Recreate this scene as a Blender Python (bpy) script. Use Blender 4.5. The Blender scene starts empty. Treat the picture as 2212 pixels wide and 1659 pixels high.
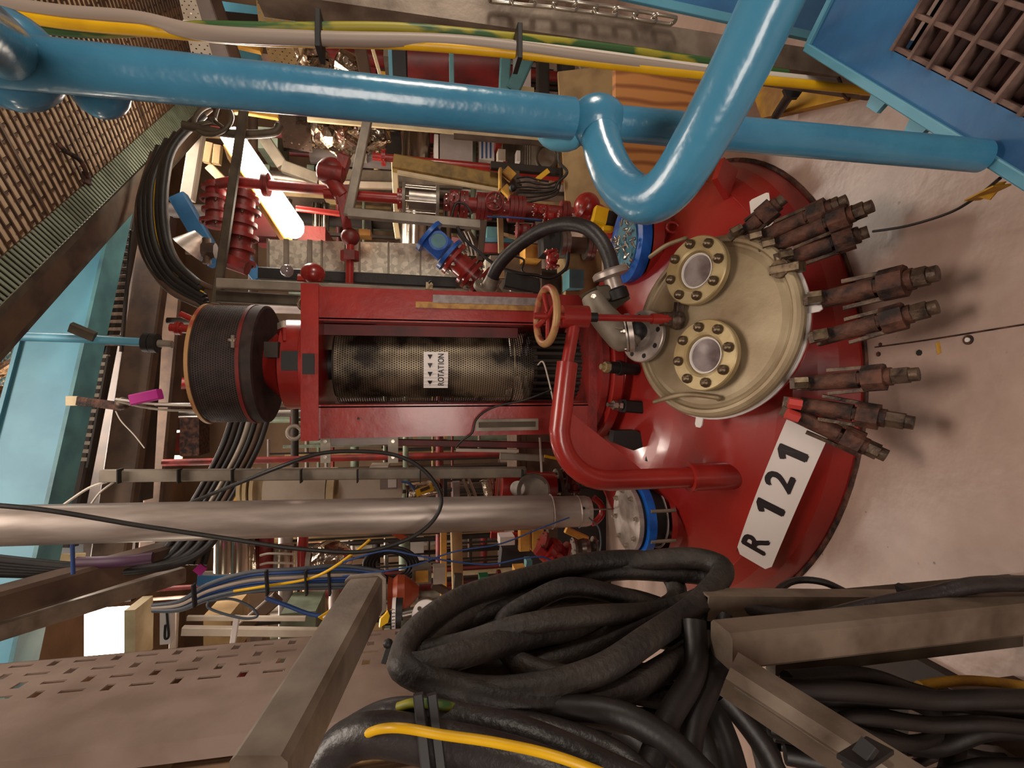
import bpy, math, random
from mathutils import Vector, Matrix
from math import sin, cos, pi, radians, sqrt
random.seed(7)
C = bpy.context.scene.collection
V = Vector
# ------------------------------------------------------------------ camera, light, exposure
F = 1070.0; PITCH = radians(10.5); CH = 1.4
cd = bpy.data.cameras.new('camera'); cam = bpy.data.objects.new('camera', cd); C.objects.link(cam)
cd.sensor_fit = 'HORIZONTAL'; cd.sensor_width = 36.0; cd.lens = 36.0 * F / 2212.0
cd.clip_start = 0.02; cd.clip_end = 60
fw = V((0, cos(PITCH), -sin(PITCH))); up = V((0, sin(PITCH), cos(PITCH))); rt = V((1, 0, 0))
cx = -up; cy = rt; cz = -fw            # the phone was held on its side: photo left is up
cam.matrix_world = Matrix(((cx.x, cy.x, cz.x, 0), (cx.y, cy.y, cz.y, 0), (cx.z, cy.z, cz.z, CH), (0, 0, 0, 1)))
bpy.context.scene.camera = cam
sc = bpy.context.scene
sc.view_settings.view_transform = 'Standard'; sc.view_settings.look = 'None'
sc.view_settings.gamma = 1.0; sc.view_settings.use_curve_mapping = False
sc.view_settings.exposure = 0.36
w = bpy.data.worlds.new('world'); sc.world = w; w.use_nodes = True
w.node_tree.nodes['Background'].inputs[0].default_value = (0.9, 0.75, 0.62, 1)
w.node_tree.nodes['Background'].inputs[1].default_value = 0.12
def area(name, loc, target, sx, sy, power, col=(1, 0.87, 0.75)):
    l = bpy.data.lights.new(name, 'AREA'); l.shape = 'RECTANGLE'; l.size = sx; l.size_y = sy; l.energy = power; l.color = col
    o = bpy.data.objects.new(name, l); C.objects.link(o); o.location = loc
    o.rotation_euler = (V(target) - V(loc)).to_track_quat('-Z', 'Y').to_euler()
    return o
area('ceiling_lamp_light', (0.45, 1.15, 4.9), (0.3, 1.6, 0), 2.0, 1.2, 92)
area('ceiling_lamp_light', (-1.9, 4.7, 4.8), (-1.0, 2.6, 0), 1.2, 0.4, 85)
area('ceiling_lamp_light', (0.2, 5.2, 4.7), (0, 5.6, 0), 2.2, 0.5, 170)
area('ceiling_lamp_light', (2.6, 4.2, 4.4), (2.4, 5.0, 0), 1.4, 0.4, 110)
area('ceiling_lamp_light', (-2.6, 6.2, 4.6), (-2.6, 6.6, 0), 1.4, 0.5, 120)
area('added_uplight', (2.6, 0.2, 1.3), (1.1, 2.9, 3.2), 0.9, 0.5, 34, (1, 0.88, 0.74))  # unseen lamp, added to light the walkway grating from below
area('added_uplight', (-0.3, -1.7, 1.3), (1.0, 2.6, 3.2), 1.6, 0.8, 38, (1, 0.88, 0.78))  # unseen low lamp behind the camera, added to brighten walkway and foreground

# ------------------------------------------------------------------ pixel -> world at a real depth
def ray(px, py):
    u = (829.5 - py) / F; v = (1106.0 - px) / F
    return rt * u + up * v + fw
def P(px, py, Y): r = ray(px, py); return V((0, 0, CH)) + r * (Y / r.y)
def PZ(px, py, z): r = ray(px, py); return V((0, 0, CH)) + r * ((z - CH) / r.z)
def mp(px, Y): return (Y / ray(px, 800).y) / F       # metres per pixel there
# ------------------------------------------------------------------ materials
def s2l(c): c /= 255.0; return c / 12.92 if c <= 0.04045 else ((c + 0.055) / 1.055) ** 2.4
def rgb(r, g, b): return (s2l(r), s2l(g), s2l(b), 1)
MT = {}
def mat(name, col, rough=0.5, metal=0.0, col2=None, ns=6.0, lo=0.4, hi=0.65, bump=0.0, bs=40.0, coat=0.0, kind='noise', emit=None, es=0, detail=4, wave=None, trans=0, stretch=None):
    m = bpy.data.materials.new(name); m.use_nodes = True; nt = m.node_tree; N = nt.nodes; L = nt.links
    b = N['Principled BSDF']; b.inputs['Base Color'].default_value = col
    b.inputs['Roughness'].default_value = rough; b.inputs['Metallic'].default_value = metal
    if coat: b.inputs['Coat Weight'].default_value = coat; b.inputs['Coat Roughness'].default_value = 0.12
    if trans: b.inputs['Transmission Weight'].default_value = trans
    if emit: b.inputs['Emission Color'].default_value = emit; b.inputs['Emission Strength'].default_value = es
    tc = N.new('ShaderNodeTexCoord'); src = tc.outputs['Object']
    if stretch:
        mpn = N.new('ShaderNodeMapping'); mpn.inputs['Scale'].default_value = stretch; L.new(src, mpn.inputs[0]); src = mpn.outputs[0]
    if col2:
        if kind == 'noise': t = N.new('ShaderNodeTexNoise'); t.inputs['Detail'].default_value = detail; out = t.outputs['Fac']
        elif kind == 'voro': t = N.new('ShaderNodeTexVoronoi'); out = t.outputs['Color']
        else: t = N.new('ShaderNodeTexWave'); t.inputs['Distortion'].default_value = 6; out = t.outputs['Fac']
        t.inputs['Scale'].default_value = ns; L.new(src, t.inputs['Vector'])
        r = N.new('ShaderNodeValToRGB'); r.color_ramp.elements[0].position = lo; r.color_ramp.elements[1].position = hi
        r.color_ramp.elements[0].color = col; r.color_ramp.elements[1].color = col2
        L.new(out, r.inputs[0]); L.new(r.outputs[0], b.inputs['Base Color'])
    if bump:
        t2 = N.new('ShaderNodeTexNoise'); t2.inputs['Scale'].default_value = bs; t2.inputs['Detail'].default_value = 3; L.new(src, t2.inputs['Vector'])
        bp = N.new('ShaderNodeBump'); bp.inputs['Strength'].default_value = bump; bp.inputs['Distance'].default_value = 0.01
        L.new(t2.outputs['Fac'], bp.inputs['Height']); L.new(bp.outputs[0], b.inputs['Normal'])
    MT[name] = m; return m
mat('red', rgb(152, 38, 32), 0.32, 0, rgb(132, 28, 25), 5, bump=0.12, bs=25, coat=0.35)
mat('red_vessel', rgb(154, 40, 34), 0.3, 0, rgb(140, 30, 27), 3, bump=0.14, bs=14, coat=0.4)
mat('red_dull', rgb(140, 36, 32), 0.5, 0, rgb(96, 30, 26), 8, bump=0.2, bs=40)
mat('red_dark', rgb(110, 24, 22), 0.5, 0, rgb(70, 18, 16), 6)
mat('blue_post', rgb(66, 132, 164), 0.28, 0, rgb(54, 118, 152), 7, bump=0.35, bs=22, coat=0.5)
mat('blue_beam', rgb(88, 150, 172), 0.45, 0, rgb(76, 136, 160), 4)
mat('blue_deep', rgb(48, 104, 150), 0.45, 0, rgb(40, 84, 128), 5, bump=0.15, bs=30)
mat('blue_flange', rgb(20, 96, 190), 0.4, 0, rgb(16, 76, 160), 20, bump=0.1)
mat('blue_valve', rgb(26, 88, 172), 0.35, 0, rgb(18, 70, 146), 20, bump=0.15, coat=0.2)
mat('teal', rgb(84, 136, 142), 0.5, 0, rgb(66, 110, 120), 6)
mat('steel', rgb(150, 142, 134), 0.34, 0.85, rgb(120, 110, 104), 9, bump=0.05, bs=60)
mat('stainless', rgb(190, 180, 168), 0.22, 1.0, rgb(160, 148, 136), 5, bump=0.04, bs=20)
mat('pipe_steel', rgb(184, 172, 164), 0.4, 0.5, rgb(150, 138, 130), 3, bump=0.05, bs=8, stretch=(6, 6, 1))
mat('galv', rgb(146, 136, 122), 0.5, 0.3, rgb(114, 104, 92), 7, bump=0.06, bs=30)
mat('galv_near', rgb(128, 114, 100), 0.55, 0.35, rgb(86, 72, 60), 9, bump=0.1, bs=50)
mat('tray', rgb(148, 128, 116), 0.6, 0.15, rgb(128, 108, 96), 6, bump=0.06, bs=40)
mat('duct', rgb(222, 214, 196), 0.4, 0.3, rgb(178, 170, 154), 40, kind='voro', lo=0.2, hi=0.8)
mat('strut_dark', rgb(84, 74, 60), 0.6, 0.3, rgb(60, 50, 40), 8)
mat('brown', rgb(86, 64, 48), 0.65, 0.1, rgb(58, 42, 32), 6)
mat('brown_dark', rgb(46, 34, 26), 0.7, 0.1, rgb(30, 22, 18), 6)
mat('olive', rgb(146, 116, 52), 0.6, 0.1, rgb(104, 82, 38), 14)
mat('cream', rgb(206, 188, 150), 0.5, 0, rgb(180, 158, 118), 6)
mat('offwhite', rgb(196, 184, 168), 0.5, 0, rgb(176, 160, 142), 5)
mat('greybox', rgb(150, 138, 134), 0.5, 0.1, rgb(128, 116, 110), 5)
mat('rubber', rgb(30, 26, 25), 0.5, 0, rgb(20, 17, 16), 14, bump=0.1, bs=60)
mat('hose', rgb(48, 40, 35), 0.6, 0, rgb(22, 18, 17), 9, bump=0.35, bs=70, lo=0.40, hi=0.6)
mat('hose_smooth', rgb(46, 42, 42), 0.42, 0, rgb(34, 30, 30), 20, bump=0.15, bs=120)
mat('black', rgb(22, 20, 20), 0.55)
mat('mesh_black', rgb(52, 36, 32), 0.7, 0.2, rgb(34, 24, 22), 20)
mat('perf', rgb(140, 126, 104), 0.45, 0.5, rgb(44, 36, 30), 4.5, lo=0.40, hi=0.56)
mat('cover', rgb(158, 142, 114), 0.5, 0.3, rgb(128, 108, 82), 4.5, bump=0.12, bs=30)
mat('cover_flange', rgb(182, 164, 124), 0.42, 0.4, rgb(160, 138, 96), 12, bump=0.05)
mat('bolt', rgb(112, 96, 76), 0.4, 0.7, rgb(74, 60, 48), 60)
mat('bolt_bright', rgb(190, 182, 170), 0.3, 0.9)
mat('rust', rgb(98, 62, 48), 0.7, 0.25, rgb(36, 24, 22), 22, bump=0.5, bs=70, lo=0.35, hi=0.6)
mat('rust_bar', rgb(98, 80, 66), 0.5, 0.45, rgb(44, 32, 28), 24, bump=0.3, bs=80)
mat('gasket', rgb(214, 208, 204), 0.5)
mat('glass', rgb(150, 140, 140), 0.12, 0.1, rgb(96, 84, 86), 9, bump=0.05, coat=0.8)
mat('foil', rgb(214, 200, 184), 0.2, 1.0, rgb(150, 134, 116), 12, bump=1.0, bs=16)
mat('yellow', rgb(226, 178, 18), 0.4, 0, rgb(206, 156, 14), 8)
mat('yellow_kerb', rgb(200, 152, 44), 0.7, 0, rgb(140, 98, 40), 9, bump=0.3)
mat('orange_wood', rgb(196, 140, 78), 0.55, 0, rgb(154, 96, 48), 3.0, kind='wave', lo=0.3, hi=0.9, stretch=(2.2, 2.2, 0.6))
mat('plywood', rgb(190, 126, 66), 0.6, 0, rgb(140, 82, 42), 2.6, kind='wave', lo=0.5, hi=1.0, stretch=(2.0, 2.0, 0.7))
mat('tan', rgb(170, 142, 96), 0.65, 0, rgb(138, 110, 72), 6)
mat('yellow_wood', rgb(214, 160, 70), 0.55, 0, rgb(180, 126, 52), 8)
mat('cable_grey', rgb(150, 136, 124), 0.5)
mat('cable_white', rgb(206, 196, 184), 0.5)
mat('cable_green', rgb(46, 84, 38), 0.5, 0, rgb(150, 140, 30), 3, stretch=(3, 3, 1), lo=0.52, hi=0.56)
mat('cable_blue', rgb(40, 72, 130), 0.45)
mat('cable_slate', rgb(70, 76, 86), 0.5)
mat('magenta', rgb(176, 24, 134), 0.5)
mat('purple', rgb(64, 32, 60), 0.5, 0, rgb(60, 34, 50), 20)
mat('green_box', rgb(20, 128, 84), 0.4)
mat('label_white', rgb(222, 214, 210), 0.4)
mat('ink', rgb(30, 22, 26), 0.5)
mat('red_cap', rgb(186, 62, 56), 0.5)
mat('orange_pot', rgb(156, 66, 36), 0.4)
mat('tape', rgb(150, 128, 124), 0.6, 0, rgb(120, 100, 96), 40)
mat('tape_grey', rgb(146, 134, 132), 0.55, 0, rgb(124, 112, 110), 40)
mat('wood_strip', rgb(176, 132, 66), 0.6, 0, rgb(142, 100, 50), 30)
mat('handwheel', rgb(168, 128, 84), 0.45, 0.1, rgb(150, 70, 50), 14, lo=0.5, hi=0.6)
mat('lamp', rgb(255, 244, 224), 0.5, emit=(1, 0.90, 0.74, 1), es=14)
mat('lamp_soft', rgb(255, 250, 240), 0.5, emit=(1, 0.93, 0.82, 1), es=5)
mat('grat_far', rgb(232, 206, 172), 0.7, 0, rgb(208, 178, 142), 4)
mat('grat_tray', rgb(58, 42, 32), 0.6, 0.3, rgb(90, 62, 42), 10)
mat('tile_dark', rgb(64, 32, 26), 0.7, 0, rgb(40, 22, 20), 12, bump=0.3)
mat('strip_green', rgb(120, 130, 110), 0.6, 0.1, rgb(96, 104, 86), 8)
mat('grat_rust', rgb(124, 98, 88), 0.7, 0.1, rgb(84, 62, 56), 20, bump=0.3)
mat('wall', rgb(126, 100, 76), 0.8, 0, rgb(100, 76, 56), 1.5)
mat('ceiling', rgb(150, 122, 96), 0.8, 0, rgb(120, 94, 72), 2)
# concrete floor: pinkish, blotched, small dark spots and chips
def floor_mat():
    m = bpy.data.materials.new('concrete'); m.use_nodes = True; nt = m.node_tree; N = nt.nodes; L = nt.links
    b = N['Principled BSDF']; b.inputs['Roughness'].default_value = 0.34
    tc = N.new('ShaderNodeTexCoord')
    n1 = N.new('ShaderNodeTexNoise'); n1.inputs['Scale'].default_value = 2.2; n1.inputs['Detail'].default_value = 8; n1.inputs['Roughness'].default_value = 0.65
    r1 = N.new('ShaderNodeValToRGB'); r1.color_ramp.elements[0].position = 0.35; r1.color_ramp.elements[1].position = 0.7
    r1.color_ramp.elements[0].color = rgb(178, 154, 142); r1.color_ramp.elements[1].color = rgb(146, 122, 110)
    n2 = N.new('ShaderNodeTexVoronoi'); n2.inputs['Scale'].default_value = 14
    n3 = N.new('ShaderNodeTexNoise'); n3.inputs['Scale'].default_value = 5
    r2 = N.new('ShaderNodeValToRGB'); r2.color_ramp.elements[0].position = 0.05; r2.color_ramp.elements[1].position = 0.10
    ma = N.new('ShaderNodeMath'); ma.operation = 'MULTIPLY_ADD'; ma.inputs[1].default_value = 0.5
    mx = N.new('ShaderNodeMix'); mx.data_type = 'RGBA'; mx.inputs[6].default_value = rgb(92, 66, 58)
    for n in (n1, n2, n3): L.new(tc.outputs['Object'], n.inputs['Vector'])
    L.new(n3.outputs['Fac'], ma.inputs[0]); ma.inputs[2].default_value = -0.18
    ad = N.new('ShaderNodeMath'); ad.operation = 'ADD'; L.new(n2.outputs['Distance'], ad.inputs[0]); L.new(ma.outputs[0], ad.inputs[1])
    L.new(ad.outputs[0], r2.inputs[0]); L.new(r2.outputs[0], mx.inputs[0]); L.new(n1.outputs['Fac'], r1.inputs[0])
    L.new(r1.outputs[0], mx.inputs[7]); L.new(mx.outputs[2], b.inputs['Base Color'])
    bp = N.new('ShaderNodeBump'); bp.inputs['Strength'].default_value = 0.15; bp.inputs['Distance'].default_value = 0.01
    n4 = N.new('ShaderNodeTexNoise'); n4.inputs['Scale'].default_value = 30; L.new(tc.outputs['Object'], n4.inputs['Vector'])
    L.new(n4.outputs['Fac'], bp.inputs['Height']); L.new(bp.outputs[0], b.inputs['Normal'])
    MT['concrete'] = m
floor_mat()
# ------------------------------------------------------------------ mesh builder
def frame(ax, hint=None):
    z = V(ax).normalized(); h = V(hint) if hint is not None else (V((0, 0, 1)) if abs(z.z) < 0.9 else V((1, 0, 0)))
    x = h - z * h.dot(z)
    if x.length < 1e-6: x = V((0, 1, 0)) - z * z.y
    x.normalize(); y = z.cross(x); return x, y, z
def smooth(pts, n=6, closed=False):
    pts = [V(p) for p in pts]
    if len(pts) < 3: return pts
    out = []; m = len(pts); rng = m if closed else m - 1
    for i in range(rng):
        if closed: a, b, c, d = pts[(i - 1) % m], pts[i], pts[(i + 1) % m], pts[(i + 2) % m]
        else: a, b, c, d = pts[max(i - 1, 0)], pts[i], pts[i + 1], pts[min(i + 2, m - 1)]
        for k in range(n):
            t = k / n; out.append(0.5 * ((2 * b) + (c - a) * t + (2 * a - 5 * b + 4 * c - d) * t * t + (3 * b - a - 3 * c + d) * t ** 3))
    if not closed: out.append(pts[-1])
    return out
class MB:
    def __init__(s): s.v = []; s.f = []; s.sm = []
    def add(s, vs, fs, sm=False):
        o = len(s.v); s.v += [V(p) for p in vs]; s.f += [[i + o for i in f] for f in fs]; s.sm += [sm] * len(fs); return s
    def box(s, a, b):
        a = V(a); b = V(b); lo = V([min(a[i], b[i]) for i in range(3)]); hi = V([max(a[i], b[i]) for i in range(3)])
        vs = [(x, y, z) for x in (lo.x, hi.x) for y in (lo.y, hi.y) for z in (lo.z, hi.z)]
        return s.add(vs, [(0, 1, 3, 2), (4, 6, 7, 5), (0, 4, 5, 1), (2, 3, 7, 6), (0, 2, 6, 4), (1, 5, 7, 3)])
    def sweep(s, prof, p0, p1, hint=None, caps=True, sm=False):
        x, y, z = frame(V(p1) - V(p0), hint); n = len(prof); vs = []
        for p in (V(p0), V(p1)): vs += [p + x * a + y * b for a, b in prof]
        fs = [(i, (i + 1) % n, n + (i + 1) % n, n + i) for i in range(n)]
        s.add(vs, fs, sm)
        if caps: s.add(vs, [list(range(n))[::-1], list(range(n, 2 * n))])
        return s
    def bar(s, p0, p1, w, h, hint=None, c=0.12):
        k = min(w, h) * c; a, b = w / 2, h / 2
        return s.sweep([(-a + k, -b), (a - k, -b), (a, -b + k), (a, b - k), (a - k, b), (-a + k, b), (-a, b - k), (-a, -b + k)], p0, p1, hint)
    def chan(s, p0, p1, w, h, t, hint=None):      # C channel, open to +x side of frame
        a, b = w / 2, h / 2
        return s.sweep([(-a, -b), (a, -b), (a, -b + t), (-a + t, -b + t), (-a + t, b - t), (a, b - t), (a, b), (-a, b)], p0, p1, hint)
    def cyl(s, p0, p1, r, n=20, r2=None, caps=True):
        r2 = r if r2 is None else r2; x, y, z = frame(V(p1) - V(p0)); vs = []
        for p, q in ((V(p0), r), (V(p1), r2)): vs += [p + x * cos(2 * pi * i / n) * q + y * sin(2 * pi * i / n) * q for i in range(n)]
        s.add(vs, [(i, (i + 1) % n, n + (i + 1) % n, n + i) for i in range(n)], True)
        if caps: s.add(vs, [list(range(n))[::-1], list(range(n, 2 * n))])
        return s
    def lathe(s, c, ax, prof, n=32, hint=None):    # prof: (r, h) ; sharp joints by repeating a point
        x, y, z = frame(ax, hint); c = V(c); rows = []
        for r, h in prof: rows.append([c + z * h + (x * cos(2 * pi * i / n) + y * sin(2 * pi * i / n)) * r for i in range(n)])
        for a, b in zip(range(len(rows)), range(1, len(rows))):
            if prof[a] == prof[b]: continue
            vs = rows[a] + rows[b]; s.add(vs, [(i, (i + 1) % n, n + (i + 1) % n, n + i) for i in range(n)], True)
        return s
    def disc(s, c, ax, r, th, n=32, ri=0):         # solid disc or ring of thickness th along ax
        pr = [(r, 0), (r, th), (ri, th)] if not ri else [(ri, 0), (r, 0), (r, th), (ri, th), (ri, 0)]
        if not ri: pr = [(0.0001, 0), (r, 0), (r, th), (0.0001, th)]
        return s.lathe(c, ax, pr, n)
    def tube(s, pts, r, n=10, closed=False, k=6, caps=True):
        pts = smooth(pts, k, closed) if k else [V(p) for p in pts]; m = len(pts)
        rr = r if callable(r) else (lambda t: r); x = None; rows = []
        for i, p in enumerate(pts):
            d = (pts[(i + 1) % m] - pts[i - 1]) if (closed or 0 < i < m - 1) else (pts[1] - pts[0] if i == 0 else pts[-1] - pts[-2])
            if d.length < 1e-9: d = V((0, 0, 1))
            d.normalize()
            if x is None: x, y, z = frame(d)
            else:
                x = x - d * x.dot(d); x.normalize(); y = d.cross(x)
            q = rr(i / max(m - 1, 1)); rows.append([p + x * cos(2 * pi * j / n) * q + y * sin(2 * pi * j / n) * q for j in range(n)])
        vs = [p for r_ in rows for p in r_]
        fs = [(i * n + j, i * n + (j + 1) % n, ((i + 1) % m) * n + (j + 1) % n, ((i + 1) % m) * n + j) for i in range(m if closed else m - 1) for j in range(n)]
        s.add(vs, fs, True)
        if caps and not closed: s.add(rows[0] + rows[-1], [list(range(n))[::-1], list(range(n, 2 * n))])
        return s
    def sphere(s, c, r, n=16, sq=(1, 1, 1), jit=0):
        c = V(c); vs = []; m = n // 2
        for i in range(m + 1):
            for j in range(n):
                a = pi * i / m; b = 2 * pi * j / n; q = r * (1 + (random.uniform(-jit, jit) if 0 < i < m else 0))
                vs.append(c + V((sin(a) * cos(b) * q * sq[0], sin(a) * sin(b) * q * sq[1], cos(a) * q * sq[2])))
        return s.add(vs, [(i * n + j, (i + 1) * n + j, (i + 1) * n + (j + 1) % n, i * n + (j + 1) % n) for i in range(m) for j in range(n)], jit == 0)
    def prism(s, pts, d):                          # polygon extruded by vector d
        n = len(pts); pts = [V(p) for p in pts]; vs = pts + [p + V(d) for p in pts]
        return s.add(vs, [list(range(n))[::-1], list(range(n, 2 * n))] + [(i, (i + 1) % n, n + (i + 1) % n, n + i) for i in range(n)])
def link(name, me, m, parent=None):
    o = bpy.data.objects.new(name, me); C.objects.link(o)
    if m and not me.materials: me.materials.append(MT[m])
    if parent: o.parent = parent
    return o
def wloc(o):
    p = V(o.location)
    while o.parent: o = o.parent; p = p + V(o.location)
    return p
def obj(name, mb, m, parent=None, origin=None):
    if parent: L = wloc(parent); org = V((0, 0, 0)) if origin is None else V(origin) - L
    else:
        if origin is None:
            xs = [p.x for p in mb.v]; ys = [p.y for p in mb.v]; zs = [p.z for p in mb.v]
            org = V(((min(xs) + max(xs)) / 2, (min(ys) + max(ys)) / 2, min(zs)))
        else: org = V(origin)
        L = V((0, 0, 0))
    me = bpy.data.meshes.new(name); me.from_pydata([p - L - org for p in mb.v], [], mb.f)
    me.polygons.foreach_set('use_smooth', mb.sm); me.update()
    o = link(name, me, m, parent); o.location = org; return o
def tag(o, label, cat, group=None):
    o['label'] = label; o['category'] = cat
    if group: o['group'] = group
    return o
def thing(name, label, cat, loc, group=None):
    o = bpy.data.objects.new(name, None); C.objects.link(o); o.location = loc; o.empty_display_size = 0.05
    return tag(o, label, cat, group)
def one(name, label, cat, mb, m, group=None): return tag(obj(name, mb, m), label, cat, group)
def struct(name, mb, m): o = obj(name, mb, m); o['kind'] = 'structure'; return o
_pm = {}
def proto(key, build):
    if key not in _pm:
        mb = MB(); build(mb); me = bpy.data.meshes.new(key); me.from_pydata(mb.v, [], mb.f); me.polygons.foreach_set('use_smooth', mb.sm); me.update(); _pm[key] = me
    return _pm[key]
def place(name, key, build, m, parent, pos, ax, scale=1.0, hint=None):
    me = proto(key + '_' + m, build)
    if not me.materials: me.materials.append(MT[m])
    o = bpy.data.objects.new(name, me); C.objects.link(o)
    if parent: o.parent = parent; pos = V(pos) - wloc(parent)
    x, y, z = frame(ax, hint); o.rotation_euler = Matrix((x, y, z)).transposed().to_euler()
    o.location = pos; o.scale = (scale,) * 3; return o
def b_hex(mb):   # bolt with nut, height ~1.6, across 2
    mb.sweep([(cos(pi / 3 * i), sin(pi / 3 * i)) for i in range(6)], (0, 0, 0), (0, 0, 0.9)); mb.cyl((0, 0, 0.9), (0, 0, 1.7), 0.55, 8)
def b_dome(mb): mb.lathe((0, 0, 0), (0, 0, 1), [(1, 0), (1, 0.5), (0.9, 0.9), (0.5, 1.35), (0.01, 1.5)], 10)
def bolts(parent, c, ax, R, n, r, m='bolt', kind='hex', ph=0, name='bolt', hint=None):
    x, y, z = frame(ax, hint)
    for i in range(n):
        a = ph + 2 * pi * i / n
        place(name, kind, b_hex if kind == 'hex' else b_dome, m, parent, V(c) + (x * cos(a) + y * sin(a)) * R, ax, r)
def text_mesh(txt, size, font=None):
    cu = bpy.data.curves.new('t', 'FONT'); cu.body = txt; cu.size = size; cu.align_x = 'CENTER'; cu.align_y = 'CENTER'; cu.resolution_u = 3; cu.extrude = 0
    o = bpy.data.objects.new('t', cu); C.objects.link(o); bpy.context.view_layer.update()
    dg = bpy.context.evaluated_depsgraph_get(); me = bpy.data.meshes.new_from_object(o.evaluated_get(dg)); bpy.data.objects.remove(o)
    vs = [v.co.copy() for v in me.vertices]; fs = [list(p.vertices) for p in me.polygons]; return vs, fs
def letters(parent, txt, size, c, x, y, pos, warp=None, bold=0, sx=1.0):
    x = V(x).normalized(); y = V(y).normalized()
    for ch, p in zip(txt, pos):
        if ch != ' ': text(parent, ch, size, V(c) + x * p, x, y, 'ink', warp, bold, 'letter', sx)
def text(parent, txt, size, c, x, y, m='ink', warp=None, bold=0, name='lettering', sx=1.0):
    vs, fs = text_mesh(txt, size)
    if txt == '1': q_ = size; vs = [V((a * q_, b * q_, 0)) for a, b in ((-.07, -.36), (.09, -.36), (.09, .36), (-.05, .36), (-.24, .24), (-.20, .13), (-.07, .20))]; fs = [[0, 1, 2, 3, 6], [3, 4, 5, 6]]
    x = V(x).normalized(); y = V(y).normalized(); mb = MB()
    offs = [(0, 0)] if not bold else [(bold * cos(a), bold * sin(a)) for a in (0, pi / 2, pi, 3 * pi / 2, pi / 4)]
    z = x.cross(y)
    for k, (ox, oy) in enumerate(offs):
        q = [V(c) + x * ((v.x * sx) + ox) + y * (v.y + oy) + z * (0.00005 * k) for v in vs]
        if warp: q = [warp(p) for p in q]
        mb.add(q, fs)
    return obj(name, mb, m, parent)
# ------------------------------------------------------------------ generic plant parts
def fl(parent, c, ax, r, th, m, nb=0, bm='bolt_bright', n=24, br=None):
    c = V(c); ax = V(ax).normalized(); mb = MB(); mb.disc(c - ax * th / 2, ax, r, th, n); o = obj('flange', mb, m, parent, c)
    for i in range(nb):
        x, y, z = frame(ax); a = 2 * pi * (i + .5) / nb
        place('bolt', 'hex', b_hex, bm, o if o.parent and not o.parent.parent else parent, c + ax * th / 2 + (x * cos(a) + y * sin(a)) * r * 0.8, ax, br or r * 0.1)
    return o
def along(pts, t):
    L = [(pts[i + 1] - pts[i]).length for i in range(len(pts) - 1)]; d = t * sum(L)
    for i, l in enumerate(L):
        if d <= l or i == len(L) - 1: return pts[i] + (pts[i + 1] - pts[i]) * (d / l), (pts[i + 1] - pts[i]).normalized()
        d -= l
def pipe(label, pts, r, m='red', fls=(), cat='pipe', name='process_pipe', group=None, fr=1.9, th=None, nb=0, k=0, n=14, m2=None):
    pts = [V(p) for p in pts]
    if not fls:
        return one(name, label, cat, MB().tube(pts, r, n, k=k), m, group)
    t = thing(name, label, cat, pts[0], group); obj('pipe_run', MB().tube(pts, r, n, k=k), m, t)
    for f in fls:
        c, d = along(pts, f); th_ = th or r * 0.5
        fl(t, c - d * th_ * 0.55, d, r * fr, th_, m2 or m, nb); fl(t, c + d * th_ * 0.55, -d, r * fr, th_, m2 or m, 0)
    return t
def slab(x0, y0, x1, y1, Y, d):
    a = P((x0 + x1) / 2, y0, Y); b = P((x0 + x1) / 2, y1, Y); zt = P(x0, (y0 + y1) / 2, Y).z; zb = P(x1, (y0 + y1) / 2, Y).z
    return (a.x, Y, zt), (b.x, Y + d, zb)
def sbox(name, label, cat, x0, y0, x1, y1, Y, d, m, group=None):
    a, b = slab(x0, y0, x1, y1, Y, d); return one(name, label, cat, MB().box(a, b), m, group)
def wheel(name, parent, c, ax, R, r, m, spokes=3, hub=None, ph=0.3):
    c = V(c); x, y, z = frame(ax)
    mb = MB().tube([c + (x * cos(2 * pi * i / 20) + y * sin(2 * pi * i / 20)) * R for i in range(20)], r, 8, closed=True, k=2)
    o = obj(name, mb, m, parent, c); mb = MB()
    for i in range(spokes):
        a = ph + 2 * pi * i / spokes; mb.tube([c - z * R * 0.12, c - z * R * .04 + (x * cos(a) + y * sin(a)) * R * 0.5, c + (x * cos(a) + y * sin(a)) * R], r * 0.8, 6)
    mb.cyl(c - z * R * 0.2, c + z * R * 0.06, R * 0.16, 10); return o, mb
def valve(label, c, ax, stem, s, m='red', wheelm='red_dull', name='gate_valve', nb=6, wR=None, group=None, wh=True):
    c = V(c); ax = V(ax).normalized(); stem = V(stem).normalized(); t = thing(name, label, 'valve', c, group)
    mb = MB().lathe(c - ax * s, ax, [(s * .45, 0), (s * .5, s * .25), (s * .75, s * .6), (s * .82, s), (s * .75, s * 1.4), (s * .5, s * 1.75), (s * .45, s * 2)], 18)
    mb.cyl(c, c + stem * s * 1.3, s * .5, 16, s * .36); obj('valve_body', mb, m, t)
    for q in (-1, 1): fl(t, c + ax * s * q, ax * q, s * .95, s * .22, m, nb)
    fl(t, c + stem * s * 1.35, stem, s * .62, s * .2, m, 4)
    obj('stem', MB().cyl(c + stem * s * 1.3, c + stem * s * 2.2, s * .12, 8), 'steel', t)
    if wh:
        o, sp = wheel('handwheel', t, c + stem * s * 2.1, stem, wR or s * .8, s * .1, wheelm); obj('spokes', sp, wheelm, t)
    return t
exec_order = []
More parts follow.
